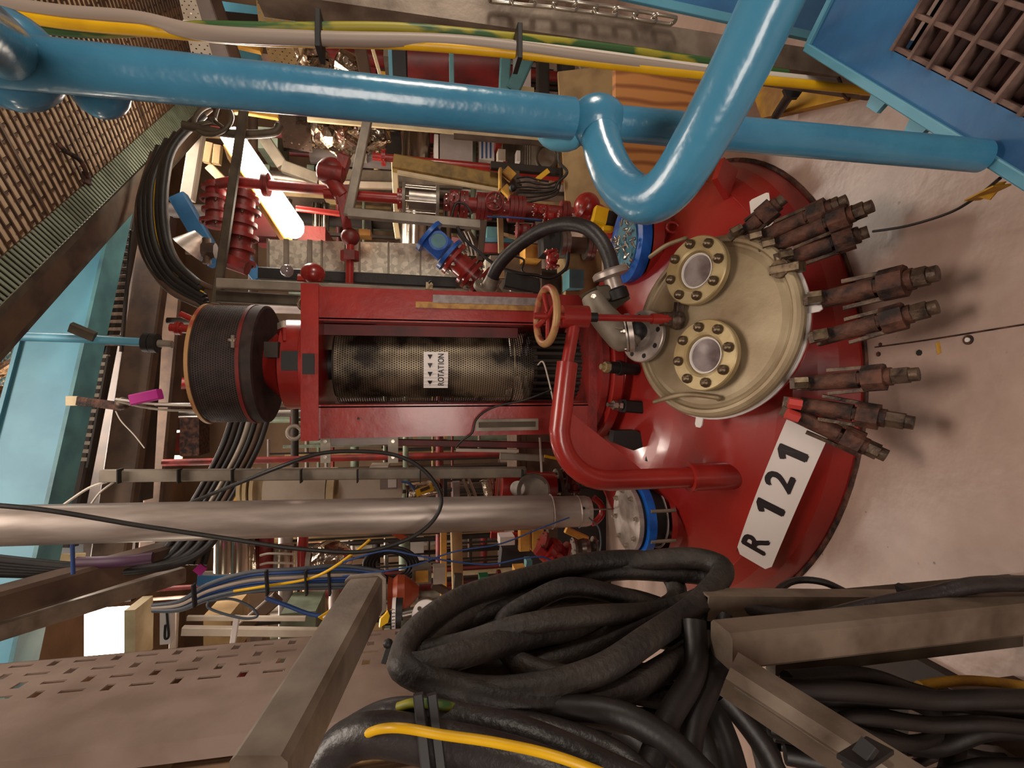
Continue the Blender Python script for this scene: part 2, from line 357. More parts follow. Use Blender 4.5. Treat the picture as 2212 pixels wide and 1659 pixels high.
# ================================================================== THE SETTING
struct('floor', MB().box((-6, -2.5, -0.12), (6, 10, 0)), 'concrete')
struct('ceiling', MB().box((-6, -2.5, 5.2), (6, 10, 5.3)), 'ceiling')
struct('wall_back', MB().box((-6, 9.0, 0), (6, 9.12, 5.2)), 'wall')
struct('wall_left', MB().box((-5.1, -2.5, 0), (-5.0, 9, 5.2)), 'wall')
struct('wall_right', MB().box((5.0, -2.5, 0), (5.1, 9, 5.2)), 'wall')
struct('wall_front', MB().box((-5, -2.5, 0), (5, -2.4, 5.2)), 'wall')
struct('trim_1', MB().tube([PZ(2300, 690, .002), PZ(2212, 701, .002), PZ(2000, 735, .002), PZ(1890, 750, .002)], .0022, 5, k=4), 'rust')
# ================================================================== REACTOR VESSEL
VC = V((0.012, 2.43, 0)); RC = 1.7; CZ = 0.50; SC = VC + V((0, 0, CZ - RC))
def D(px, py, off=0.0):
    r = ray(px, py).normalized(); o = V((0, 0, CH)) - SC; R = RC + off
    b = o.dot(r); c = o.dot(o) - R * R; q = b * b - c
    return V((0, 0, CH)) + r * (-b - sqrt(q)) if q > 0 else PZ(px, py, 0.05)
def onto(p, off=0.0): d = V(p) - SC; return SC + d.normalized() * (RC + off)
ves = thing('reactor_vessel', 'large domed red reactor vessel head set in the concrete floor', 'vessel', VC)
pr = [(0.001, CZ)] + [(r, CZ - RC + sqrt(RC * RC - r * r)) for r in [0.05 * i for i in range(1, 20)]] + [(0.985, CZ - RC + sqrt(RC * RC - .985 ** 2))]
zr = pr[-1][1]
obj('domed_head', MB().lathe((VC.x, VC.y, 0), (0, 0, 1), pr, 96), 'red_vessel', ves)
obj('rim_band', MB().lathe((VC.x, VC.y, 0), (0, 0, 1), [(0.985, zr), (0.988, zr + .002), (1.030, zr - .055), (1.058, zr - .11), (1.071, 0.03), (1.075, 0.012), (1.075, -0.02)], 96), 'red_vessel', ves)
obj('floor_seal', MB().lathe((VC.x, VC.y, 0), (0, 0, 1), [(1.068, 0.003), (1.086, 0.006), (1.092, 0.001)], 96), 'rust', ves)
# number plate stuck on the dome: R 121
def plate(name, a, b, wid, txt, size, m='label_white', rad=.02, bold=.004, off=.004, flip=False, sx=1.0):
    A = D(*a); B = D(*b); c = (A + B) / 2; u = (B - A).normalized(); n = (c - SC).normalized(); v = n.cross(u).normalized(); Lh = (B - A).length / 2
    mb = MB(); nx, ny = 22, 8; cells = {}
    def pt(i, j): return onto(c + u * (-Lh + 2 * Lh * i / nx) + v * (-wid / 2 + wid * j / ny), off)
    for i in range(nx):
        for j in range(ny):
            ci = [(i, j), (i + 1, j), (i + 1, j + 1), (i, j + 1)]
            if i in (0, nx - 1) and j in (0, ny - 1):
                dead = {(0, 0): (0, 0), (0, ny - 1): (0, ny), (nx - 1, 0): (nx, 0), (nx - 1, ny - 1): (nx, ny)}[(i, j)]
                ci = [q for q in ci if q != dead]
            mb.add([pt(*q) for q in ci], [list(range(len(ci)))], True)
    for j0, j1, s_ in ((0, 0, 1), (ny, ny, -1)):
        for i in range(nx): mb.add([pt(i, j0), pt(i + 1, j0), onto(pt(i + 1, j0), 0), onto(pt(i, j0), 0)], [(0, 1, 2, 3)])
    o = obj(name, mb, m, ves, c)
    if txt: letters(o, txt, size, c + v * .008, u, v, [Lh * q for q in (-.70, -.13, .22, .58)], lambda p: onto(p, off + .0015), bold, sx)
    return o
o = plate('number_plate', (1626, 1212), (1752, 905), .128, 'R121', .118, sx=1.15); o['label'] = 'white number plate reading R 121 stuck across the red dome'
o = plate('torn_label', (1650, 495), (1640, 425), .07, '', .1); o['label'] = 'torn white label remains behind the dark clamps'
# ---- manhole
MC = PZ(1530, 705, .40); hd = (MC - VC); hd.z = 0; hd.normalize(); TI = radians(24)
MN = (V((0, 0, 1)) * cos(TI) + hd * sin(TI)).normalized(); MX, MY, _ = frame(MN, (1, 0, 0))
def CP(px, py, h=0.0):
    r = ray(px, py); o = V((0, 0, CH)); q = MC + MN * h; return o + r * ((q - o).dot(MN) / r.dot(MN))
MR = .322
obj('manhole_neck', MB().lathe(MC - MN * .30, MN, [(.30, 0), (.27, .06), (.262, .10), (.262, .2), (.29, .22), (.315, .225), (.318, .235), (.318, .262), (.30, .264)], 64), 'red_vessel', ves, MC)
g = obj('gasket', MB().lathe(MC - MN * .04, MN, [(.25, 0), (.324, 0), (.327, .003), (.327, .009), (.324, .012), (.25, .012)], 64), 'gasket', ves, MC); g['label'] = 'pale gasket ring below the manhole cover'
for (px, py) in ((1728, 672), (1512, 908)):
    c = CP(px, py, -.034); d = (c - MC); d -= MN * d.dot(MN); d.normalize(); sd = MN.cross(d); e = MC + d * .315 - MN * .034
    obj('gasket_tab', MB().prism([e - sd * .014, e + sd * .014, e + sd * .014 + d * .035, e + sd * .008 + d * .045, e - sd * .008 + d * .045, e - sd * .014 + d * .035], MN * .006), 'gasket', ves, e)
cov = thing('manhole_cover', 'round beige manhole cover with two sight glasses on the red vessel', 'cover', MC)
obj('cover_plate', MB().lathe(MC, MN, [(.25, -.026), (.314, -.026), (.322, -.02), (.322, -.004), (.316, .004), (.306, .010), (.296, .010), (.290, .002), (.282, .0), (.276, .004), (.262, .008), (.15, .014), (.001, .016)], 96), 'cover', cov)
def sight(px, py, tilt=0):
    c = CP(px, py, .035); t = obj('sight_glass', MB().lathe(c, MN, [(.085, -.032), (.085, -.006), (.120, -.006), (.1235, -.002), (.1235, .018), (.120, .022), (.078, .022), (.070, .018), (.066, .004), (.060, .004)], 48), 'cover_flange', cov, c)
    obj('glass_pane', MB().disc(c + MN * .002, MN, .0595, .003, 40), 'glass', t, c)
    obj('retaining_ring', MB().lathe(c + MN * .005, MN, [(.056, .0), (.0585, .006), (.0625, .006), (.064, 0)], 48), 'gasket', t, c)
    bolts(t, c + MN * .022, MN, .098, 8, .0172, 'bolt', 'dome', .2)
sight(1508, 586); sight(1527, 768)
for pts in ([(1415, 868, .012), (1420, 866, .03), (1480, 852, .034), (1545, 858, .03), (1552, 862, .01)], [(1405, 555, .01), (1408, 552, .03), (1440, 530, .034), (1478, 516, .03), (1482, 516, .01)]):
    obj('grab_handle', MB().tube([CP(*q) for q in pts], .0085, 8), 'cover', cov, CP(*pts[2]))
# blank flange with pipe stub at the top edge of the cover
bf = CP(1392, 727, .03)
fb = obj('nozzle_flange', MB().lathe(bf, MN, [(.06, -.028), (.06, -.002), (.100, -.002), (.103, .001), (.103, .014), (.100, .017), (.045, .019), (.032, .024), (.028, .04), (.028, .07)], 48), 'pipe_steel', cov, bf); fb['label'] = 'bright steel flange with empty bolt holes'
for i in range(8):
    a = 2 * pi * (i + .3) / 8; q = bf + MN * .0165 + (MX * cos(a) + MY * sin(a)) * .081
    obj('bolt_hole', MB().disc(q, MN, .010, .0015, 12), 'black', fb, q)
# lug that the lifting spindle holds
lug = CP(1462, 690, .03)
mb = MB().sphere(lug, .04, 12, (1, 1, .7)); mb.bar(lug - MN * .03, lug + V((0, 0, .06)), .05, .03)
mb.bar(lug + V((-.03, 0, .0)), lug + V((.06, -.02, .0)), .03, .03); obj('lifting_lug', mb, 'rust_bar', cov, lug)
for px, py in ((1690, 583), ):
    c = CP(px, py, -.005); obj('hinge_ear', MB().cyl(c - MN * .05, c + MN * .02, .03, 16).bar(c - MY * .06, c + MY * .03, .045, .03), 'bolt', cov, c)
for (px, py) in ((1634, 518), (1655, 838)):
    c = CP(px, py, -.01); d = (ray(px, py) * -1).normalized()
    t = thing('pressure_fitting', 'small brass fitting at the cover edge by the %s clamps' % ('top bunch of dark' if py < 600 else 'lower rusty'), 'fitting', c)
    mb = MB().cyl(c - d * .03, c, .009, 6).lathe(c, d, [(.004, 0), (.0075, 0), (.0075, .012), (.004, .012), (.004, 0)], 14); obj('fitting_body', mb, 'brass' if 'brass' in MT else 'cover_flange', t)
# ---- screw clamps round the manhole
def clamp(a, tip, z, label, hs=.57, painted=False, sc=1.0, hA=-.03):
    A = CP(a[0], a[1], hA); B = PZ(tip[0], tip[1], z); d = (B - A).normalized(); L = (B - A).length; x, y, _ = frame(d, MN)
    t = thing('screw_clamp', label, 'clamp', A, 'screw clamps holding the manhole cover')
    q = A + d * L * hs; r = .0228 * sc
    obj('barrel', MB().cyl(A + d * .01, A + d * L * (hs - .06), r, 12, r * 1.08).bar(A + d * L * (hs - .12), q, r * 1.8, r * 1.4), 'rust', t)
    obj('jaw', MB().prism([A - d * .03 + x * .035 - y * .016, A + d * .02 + x * .035 - y * .016, A + d * .03 - x * .03 - y * .016, A - d * .03 - x * .03 - y * .016, A - d * .03 - x * .012 - y * .016, A - d * .005 - x * .006 - y * .016, A - d * .005 + x * .018 - y * .016, A - d * .03 + x * .018 - y * .016], y * .032), 'rust_bar', t)
    for s_ in (-1, 1): obj('tie_rod', MB().bar(A + d * L * .22 + y * s_ * r * 1.5, q + y * s_ * r * 1.35, .008 * sc, .011 * sc), 'rust_bar', t)
    obj('yoke', MB().bar(q - d * .005, q + d * .045 * sc, r * 3.1, r * 2.5, y, .3).cyl(q + d * .045 * sc, q + d * .06 * sc, r * 1.1, 10), 'rust', t)
    obj('spindle', MB().sweep([(cos(pi / 3 * i) * r * 1.02, sin(pi / 3 * i) * r * 1.02) for i in range(6)], q + d * .055 * sc, B - d * .02).cyl(B - d * .022, B, r * .8, 10), 'rust_bar', t)
    c = obj('end_nut', MB().sweep([(cos(pi / 3 * i) * .017 * sc, sin(pi / 3 * i) * .017 * sc) for i in range(6)], A - d * .012 + x * .045, A + d * .02 + x * .03), 'red_cap' if painted else 'bolt', t)
    if painted: c['label'] = 'red painted nut'
clamp((1740, 829), (1985, 808), .14, 'rusty screw clamp with a beige nut, uppermost of three left of the floor seam')
clamp((1722, 872), (1975, 914), .12, 'rusty screw clamp with red painted nut, between two others above the R 121 plate', painted=True)
clamp((1712, 893), (1915, 985), .12, 'rusty screw clamp with red painted nut, nearest to the R 121 plate', painted=True)
clamp((1772, 648), (2026, 590), .13, 'thick rusty screw clamp reaching furthest over the floor, with a ringed sleeve', .58, sc=1.15)
clamp((1782, 728), (2026, 662), .12, 'rusty screw clamp just beside the thick ringed one')
clamp((1600, 508), (1694, 428), .24, 'dark screw clamp lying across the torn white label', .5, hA=-.02)
clamp((1640, 516), (1830, 432), .16, 'dark screw clamp in the bunch of three, next to the torn label', .62, hA=-.03)
clamp((1668, 532), (1886, 444), .14, 'dark screw clamp in the bunch of three, middle of the bunch', .62, hA=-.03)
clamp((1700, 560), (1876, 500), .12, 'dark screw clamp in the bunch of three, with a thin cable looped on its tip', .62, hA=-.03)
# ---- other nozzles on the dome
def nozzle(px, py, up_, label, R=.155, ring=True, yaw=0):
    b = PZ(px, py, .36) if False else None
def stack(c, segs, parent, n=40):   # segs: (name, r, h0, h1, mat)
    for nm, r, h0, h1, m in segs: obj(nm, MB().disc(V(c) + V((0, 0, h0)), (0, 0, 1), r, h1 - h0, n), m, parent, V(c) + V((0, 0, h0)))
c1 = P(1352, 1118, 2.08); c1.z = 0; zt = P(1352, 1118, 2.08).z
obj('nozzle_neck', MB().lathe((c1.x, c1.y, 0), (0, 0, 1), [(.19, .20), (.150, .30), (.148, zt - .165), (.166, zt - .16), (.166, zt - .135)], 40), 'red_vessel', ves, c1 + V((0, 0, .2)))
nz = thing('blanked_nozzle', 'bolted steel blind flange on a bright blue backing ring beside the R 121 plate', 'flange', c1 + V((0, 0, zt - .135)))
stack(c1, [('lower_gasket', .138, zt - .135, zt - .130, 'gasket'), ('black_spool', .130, zt - .130, zt - .068, 'black'), ('backing_ring', .166, zt - .068, zt - .034, 'blue_flange'), ('liner', .137, zt - .034, zt - .020, 'black'), ('blind_plate', .144, zt - .020, zt, 'pipe_steel')], nz)
bolts(nz, c1 + V((0, 0, zt)), (0, 0, 1), .118, 8, .0115, 'bolt_bright', 'hex', .2)
for i in range(8):
    a = 2 * pi * (i + .5) / 8; q = c1 + V((cos(a) * .165, sin(a) * .165, zt - .135)); obj('stud', MB().cyl(q - V((0, 0, .02)), q + V((0, 0, .09)), .008, 8), 'galv', nz, q)
c2 = P(1345, 525, 2.20); z2 = c2.z; c2.z = 0
obj('nozzle_neck', MB().lathe((c2.x, c2.y, 0), (0, 0, 1), [(.20, .12), (.16, .26), (.155, z2 - .12), (.20, z2 - .11), (.20, z2 - .06)], 40), 'red_vessel', ves, c2 + V((0, 0, .2)))
nz = thing('bolt_tray_flange', 'open blue flange ring heaped with loose grey bolts beside the black hose', 'flange', c2 + V((0, 0, z2 - .06)))
obj('backing_ring', MB().lathe(c2 + V((0, 0, z2 - .06)), (0, 0, 1), [(.09, 0), (.185, 0), (.185, .045), (.15, .05), (.09, .03), (.09, 0)], 44), 'blue_flange', nz)
obj('flange_face', MB().disc(c2 + V((0, 0, z2 - .035)), (0, 0, 1), .12, .02, 30), 'blue_beam', nz)
def b_stud(mb): mb.cyl((0, 0, -2), (0, 0, 2), .5, 7); mb.sweep([(cos(pi / 3 * i), sin(pi / 3 * i)) for i in range(6)], (0, 0, .4), (0, 0, 1.4))
random.seed(3)
for i in range(46):
    a = random.uniform(0, 2 * pi); r = sqrt(random.random()) * .13; q = c2 + V((cos(a) * r - .02, sin(a) * r - .02, z2 + .008 + random.random() * .03 * (1 - r / .14)))
    o = place('loose_bolt', 'stud', b_stud, 'bolt_bright', None, q, (random.uniform(-1, 1), random.uniform(-1, 1), random.uniform(-.5, .5)), .0085)
    tag(o, 'loose grey stud bolt in the heap on the open blue flange', 'bolt', 'loose stud bolts heaped on the blue flange')
# pedestal under the agitator
AX = V((.09, 2.43, 0))
obj('pedestal', MB().lathe(AX, (0, 0, 1), [(.34, .42), (.30, .47), (.29, .50), (.36, .505), (.37, .515), (.37, .555), (.36, .56), (.1, .56)], 56), 'red_vessel', ves, AX + V((0, 0, .5)))
# ================================================================== LIFTING DAVIT
sk = D(1570, 1028); post = V((sk.x, sk.y, 0)); TZ = P(1205, 900, post.y).z
dv = thing('lifting_davit', 'bent red pipe davit with gusset plate holding the manhole spindle and handwheel', 'davit', sk)
lx, ly = lug.x, lug.y; SP = V((lug.x, lug.y, 0)); zc = P(1243, 683, ly).z
sleeve_top = P(1492, 1022, post.y).z
obj('socket', MB().cyl(sk - V((0, 0, .03)), V((post.x, post.y, sleeve_top)), .050, 28).lathe(V((post.x, post.y, sleeve_top - .004)), (0, 0, 1), [(.038, 0), (.054, 0), (.054, .012), (.038, .012)], 28), 'red', dv)
zarm = P(1208, 860, (post.y + ly) / 2).z
hp = V((SP.x, SP.y, 0)) - post; hl = hp.length; hu = hp.normalized(); k_ = .18
path = [V((post.x, post.y, sleeve_top - .05)), V((post.x, post.y, zarm - k_ * 1.6)), V((post.x, post.y, zarm - k_))]
for i in range(1, 8):
    a = pi / 2 * i / 8; path.append(V((post.x, post.y, zarm - k_)) + hu * (k_ * (1 - cos(a))) + V((0, 0, k_ * sin(a))))
path += [post + hu * k_ + V((0, 0, zarm)), post + hu * (hl * .72) + V((0, 0, (zarm + zc) / 2 + .0))]
obj('davit_pipe', MB().tube(path, .037, 24, k=0), 'red', dv, path[2])
obj('arm_end', MB().cyl(path[-1] - (SP + V((0, 0, zc)) - path[-1]).normalized() * .01, SP + V((0, 0, zc)), .022, 20), 'red', dv, path[-1])
nrm = V((hu.y, -hu.x, 0)) * .006
gp = [post + hu * .03 + V((0, 0, zarm - k_ - .13)), post + hu * .03 + V((0, 0, zarm - k_))] + [post + hu * (k_ - (k_ - .02) * cos(a)) + V((0, 0, zarm - k_ + (k_ - .02) * sin(a))) for a in (.4, .8, 1.2)] + [post + hu * (hl * .44) + V((0, 0, zarm - .02)), post + hu * (hl * .44 - .02) + V((0, 0, zarm - .05))]
obj('gusset_plate', MB().prism([p - nrm / 2 for p in gp], nrm), 'red', dv, gp[1])
obj('spindle_collar', MB().cyl(SP + V((0, 0, zc - .045)), SP + V((0, 0, zc + .05)), .040, 28), 'red', dv)
obj('spindle_rod', MB().cyl(lug + V((0, 0, .02)), SP + V((0, 0, zc - .08)), .0125, 16).cyl(SP + V((0, 0, zc + .05)), SP + V((0, 0, zc + .15)), .012, 12).cyl(SP + V((0, 0, lug.z + .04)), SP + V((0, 0, lug.z + .10)), .02, 12), 'red', dv)
obj('thread', MB().cyl(SP + V((0, 0, zc - .08)), SP + V((0, 0, zc - .04)), .017, 16), 'black', dv)
zw = P(1180, 660, ly).z
o, spk = wheel('handwheel', dv, SP + V((0, .0, zw)), (0.03, -.12, 1), .098, .0135, 'handwheel', 4); obj('handwheel_spokes', spk, 'red', dv)
# ================================================================== AGITATOR DRIVE
ag = thing('agitator_drive', 'tall red agitator drive frame with perforated guard marked ROTATION above the vessel', 'agitator', AX + V((0, 0, .56)))
ztp = P(652, 780, 2.18).z; zfp = P(690, 780, 2.18).z; zb = .64
def perf(name, c, r, z0, z1, pitch, hole, m, parent, a0=0, a1=2 * pi, origin=None):
    na = max(8, int(round((a1 - a0) * r / pitch))); nz_ = int(round((z1 - z0) / pitch)); mb = MB()
    def pt(a, z): return V((c.x + cos(a) * r, c.y + sin(a) * r, z))
    da = (a1 - a0) / na; dz = (z1 - z0) / nz_; vs = []; fs = []; o = 0
    for j in range(nz_):
        for i in range(na):
            aa = a0 + (i + (.5 if j % 2 else 0)) * da; zz = z0 + j * dz
            for (p, q) in ((0, 0), (1, 0), (1, 1), (0, 1)): vs.append(pt(aa + p * da, zz + q * dz))
            for (p, q) in ((0, 0), (1, 0), (1, 1), (0, 1)): vs.append(pt(aa + (.5 + (p - .5) * hole) * da, zz + (.5 + (q - .5) * hole) * dz))
            for k in range(4): fs.append((o + k, o + (k + 1) % 4, o + 4 + (k + 1) % 4, o + 4 + k))
            o += 8
    mb.v = vs; mb.f = fs; mb.sm = [False] * len(fs); return obj(name, mb, m, parent, origin)
for sx, x0, x1 in ((1, .272, .408), (-1, -.228, -.094)):
    for sy, y0 in ((-1, 2.18), (1, 2.66)):
        mb = MB().box((x0, y0, zb), (x1, y0 + .012 * -sy, zfp + .01))
        xi = x0 if sx > 0 else x1; mb.box((xi - .006, y0, zb), (xi + .006, y0 - sy * .09, zfp))
        obj('column', mb, 'red', ag, ((x0 + x1) / 2, y0, zb))
    obj('side_plate', MB().box((x1 - .012 if sx > 0 else x0, 2.192, zb), (x1 if sx > 0 else x0 + .012, 2.66, zb + .35)).box((x1 - .012 if sx > 0 else x0, 2.192, zfp - .2), (x1 if sx > 0 else x0 + .012, 2.66, zfp)), 'red_dull', ag)
obj('inner_rail', MB().box((.215, 2.28, .95), (.262, 2.31, zfp)), 'red_dark', ag)
obj('top_plate', MB().box((-.235, 2.16, zfp), (.415, 2.70, ztp)), 'red', ag)
obj('plate_block', MB().box((.04, 2.150, zfp + .015), (.125, 2.17, ztp - .008)), 'black', ag)
obj('base_plate', MB().box((-.235, 2.17, .60), (.415, 2.69, zb)), 'red_dull', ag)
obj('base_flange', MB().lathe(AX, (0, 0, 1), [(.1, .56), (.33, .56), (.34, .57), (.34, .60), (.1, .60)], 48), 'red_dull', ag)
zg0 = P(1152, 805, 2.27).z; zg1 = zfp - .005
guard = perf('coupling_guard', AX, .178, zg0, P(722, 800, 2.27).z, .0105, .52, 'perf', ag, pi * .98, 2 * pi * 1.01, AX + V((0, 0, zg0)))
obj('guard_hoop', MB().lathe(AX + V((0, 0, zg0 + .09)), (0, 0, 1), [(.180, 0), (.1835, .0), (.1835, .004), (.180, .004)], 48), 'perf', ag)
obj('guard_liner', MB().cyl(AX + V((0, 0, zg0 + .12)), AX + V((0, 0, zfp - .03)), .150, 32), 'brown_dark', ag)  # added dark cylinder, stands in for the shade inside the guard
obj('coupling', MB().lathe(AX, (0, 0, 1), [(.05, zb), (.05, zg0 + .1), (.12, zg0 + .1), (.12, zg0 + .25), (.06, zg0 + .26), (.06, zg0 + .42), (.13, zg0 + .42), (.13, zg0 + .62), (.07, zg0 + .63), (.07, zfp)], 24), 'black', ag)
mb = MB()
for i in range(14):
    a = pi + pi * (i + .5) / 14; q = AX + V((cos(a) * .16, sin(a) * .16, 0)); mb.cyl(q + V((0, 0, zb)), q + V((0, 0, zg0 + .0)), .011, 8)
obj('seal_studs', mb, 'brown_dark', ag)
obj('seal_housing', MB().lathe(AX, (0, 0, 1), [(.15, zb), (.15, zb + .05), (.13, zb + .06), (.13, zg0 - .03), (.165, zg0 - .02), (.165, zg0 - .005)], 32), 'brown_dark', ag)
mb = MB().tube([V((.09, 2.26, zg0 - .02)), V((.10, 2.2, zg0 - .03)), V((.02, 2.18, zg0 - .05)), V((-.09, 2.16, zg0 - .07))], .004, 6); obj('drain_tube', mb, 'cable_white', ag)
# ROTATION label on the guard
def wrapg(p):
    d = V((p.x - AX.x, p.y - AX.y, 0)).normalized() * .1815; return V((AX.x + d.x, AX.y + d.y, p.z))
za, zb_ = P(915, 800, 2.25).z, P(968, 800, 2.25).z; xa, xb = P(940, 838, 2.252).x, P(940, 760, 2.252).x
mb = MB(); n_ = 10
for i in range(n_):
    xx = [xa + (xb - xa) * k / n_ for k in (i, i + 1)]; fy = lambda x: AX.y - sqrt(.1812 ** 2 - (x - AX.x) ** 2)
    mb.box((xx[0], fy((xx[0] + xx[1]) / 2) - .001, zb_), (xx[1], fy((xx[0] + xx[1]) / 2) + .002, za))
rl = obj('rotation_label', mb, 'label_white', ag); rl['label'] = 'beige sign with four arrows above the word ROTATION'
xm = (xa + xb) / 2; hw = (xb - xa); zz = (za + zb_) / 2; yq = lambda x: AX.y - sqrt(.1812 ** 2 - (x - AX.x) ** 2) - .0048
def wl(p): return V((p.x, yq(p.x), p.z))
letters(rl, 'ROTATION', .038, V((xm, yq(xm), zz - .024)), (1, 0, 0), (0, 0, 1), [hw * (-.44 + .885 * q) for q in (.055, .195, .325, .45, .58, .685, .79, .94)], wl, .0006, .72)
for i in range(4):
    x0 = xm + (i - 1.5) * hw * .24; s_ = .0115; z0 = zz + .026
    obj('arrow', MB().add([wl(V((x0 - s_, 0, z0))), wl(V((x0 + s_ * .9, 0, z0 + s_))), wl(V((x0 + s_ * .9, 0, z0 - s_)))], [(0, 2, 1)]), 'ink', rl)
# tape, rust bar, window on the columns
x0, x1, y_ = .295, .345, 2.178
def colq(px0, px1, py0, py1, nm, m, y=2.178, th=.004, par=None):
    a, b = slab(px0, py0, px1, py1, y, th); return obj(nm, MB().box(a, b), m, par or ag)
colq(898, 1162, 655, 668, 'wood_strip', 'wood_strip', 2.174); colq(935, 1160, 640, 657, 'tape_strip', 'tape_grey', 2.172)
wf = colq(1028, 1163, 905, 930, 'level_window', 'galv', 2.170, .01); colq(1034, 1157, 911, 923, 'window_slot', 'strut_dark', 2.169, .003)
for px, py in ((660, 655), (636, 934)):
    c = P(px, py, 2.26 if py < 800 else 2.24); obj('lifting_eye', MB().tube([c + V((cos(2 * pi * i / 12) * .028, 0, sin(2 * pi * i / 12) * .028)) for i in range(12)], .009, 8, closed=True, k=2).cyl(c - V((0, 0, .06)), c - V((0, 0, .02)), .01, 8), 'bolt' if py < 800 else 'galv', ag, c)
for px in (692, 838):
    a, b = slab(px, 941, px + 22, 1000, 2.19, .006); pl = obj('bracket_plate', MB().box(a, b).box((a[0], 2.19, a[2] - .01), (a[0] + .02, 2.30, b[2] + .01)), 'galv', ag)
    for py in (953, 987): place('bolt', 'hex', b_hex, 'bolt_bright', pl, P(px + 11, py, 2.19), (0, -1, 0), .008)
colq(708, 838, 944, 962, 'cable_duct', 'greybox', 2.20, .04)
# motor neck, lamp box and fan drum
obj('motor_neck', MB().lathe(AX, (0, 0, 1), [(.23, ztp), (.23, ztp + .02), (.205, ztp + .03), (.205, ztp + .11), (.17, ztp + .125), (.10, ztp + .20)], 48), 'red', ag)
dz0, dz1 = P(512, 786, 2.17).z, P(402, 786, 2.17).z
a, b = slab(607, 758, 648, 800, 2.205, .06); obj('terminal_box', MB().box(a, b), 'black', ag)
a, b = slab(570, 738, 600, 772, 2.20, .12); obj('motor_foot', MB().box(a, b), 'brown_dark', ag)
for k in range(3): q = P(615, 700 + k * 14, 2.24); obj('cooling_rib', MB().bar(q, q + V((0, .1, .05)), .012, .03), 'offwhite' if k == 0 else 'red', ag, q)
dr = thing('fan_guard', 'black wire mesh drum with rusty hoops on top of the agitator drive', 'guard', AX + V((0, 0, dz0)))
perf('mesh_band', AX, .262, dz0, dz1, .0095, .5, 'mesh_black', dr, 0, 2 * pi)
obj('inner_drum', MB().lathe(AX, (0, 0, 1), [(.252, dz0 - .02), (.252, dz1), (.05, dz1), (.05, dz1 - .01)], 48), 'black', dr)
for z_, m_ in ((dz1, 'handwheel'), (dz0, 'red_dark')):
    obj('hoop', MB().lathe(AX + V((0, 0, z_)), (0, 0, 1), [(.26, -.007), (.268, -.007), (.268, .007), (.26, .007), (.26, -.007)], 64), m_, dr)
obj('drum_bottom', MB().lathe(AX, (0, 0, 1), [(.265, dz0 - .005), (.265, dz0 - .05), (.255, dz0 - .055), (.10, dz0 - .05), (.09, dz0 - .05)], 48), 'mesh_black', dr)
cl = P(503, 735, 2.16)
obj('hoop_clamp', MB().bar(cl - V((.03, 0, 0)), cl + V((.02, 0, 0)), .012, .012).cyl(cl - V((0, .01, .014)), cl + V((0, -.01, -.012)), .006, 6).cyl(cl - V((0, .01, -.006)), cl + V((0, -.01, .014)), .006, 6), 'bolt_bright', dr)
# swing bolts on the agitator flange
for (px, py, nm, lb) in ((1300, 792, 'hex', 'black sleeve stud with a large hex head below the agitator frame'), (1312, 874, 'thread', 'black clamp with threaded stud and two nuts below the agitator frame'), (1325, 945, 'wedge', 'black wedge shaped clamp below the davit gusset')):
    A = P(px, py, 2.02 if py < 900 else 2.05); B = P(px + 75, py + 6, 2.05); d = (B - A).normalized()
    t = thing('flange_clamp', lb, 'clamp', B)
    if nm == 'hex':
        place('head', 'hex', b_hex, 'cover_flange', t, A + d * .035, -d, .024); obj('sleeve', MB().cyl(A + d * .035, B, .026, 16).cyl(A + d * .08, A + d * .10, .032, 16), 'black', t)
    elif nm == 'thread':
        obj('stud', MB().cyl(A, B, .010, 10), 'steel', t)
        for q in (.028, .052): place('nut', 'nut', lambda m_: m_.sweep([(cos(pi / 3 * i), sin(pi / 3 * i)) for i in range(6)], (0, 0, 0), (0, 0, .8)), 'bolt_bright', t, A + d * q, d, .021)
        obj('clamp_body', MB().bar(A + d * .075, B + d * .02, .055, .06), 'black', t)
    else:
        x, y, z = frame(d, (1, 0, 0)); obj('clamp_body', MB().prism([A + x * .03, A + d * .10 + x * .04, B + d * .03 - x * .01, A + d * .10 - x * .05, A - x * .02], V((0, .05, 0))), 'black', t); obj('clamp_foot', MB().bar(B - x * .03, B - x * .09 + d * .01, .03, .03), 'black', t)
# ================================================================== FOREGROUND: STEEL PIPE
a = P(-60, 1137, 2.22); b = P(1186, 1106, 2.22); c = P(1272, 1104, 2.22)
t = thing('steel_duct_pipe', 'wide brushed steel pipe hanging vertically between the agitator and the hose coil', 'pipe', c)
obj('pipe_run', MB().cyl(a, b, .077, 40), 'pipe_steel', t)
obj('pipe_end', MB().lathe(c, (b - c), [(.050, -.005), (.066, 0), (.071, .02), (.071, (b - c).length - .02), (.0765, (b - c).length)], 40), 'pipe_steel', t)
for px in (1190, 1248): q = P(px, 1105, 2.22); obj('seam', MB().lathe(q, (0, 0, 1), [(.0715, -.004), (.080 if px < 1200 else .0745, 0), (.0715, .004)], 40), 'pipe_steel', t, q)
q = P(1262, 1098, 2.145); obj('rivet_hole', MB().cyl(q, q + V((0, .006, 0)), .006, 10), 'black', t)
one('drip_rod', 'thin steel rod hanging from the end of the wide steel pipe', 'rod', MB().cyl(P(1270, 1100, 2.22), P(1345, 1100, 2.24), .004, 6), 'steel')
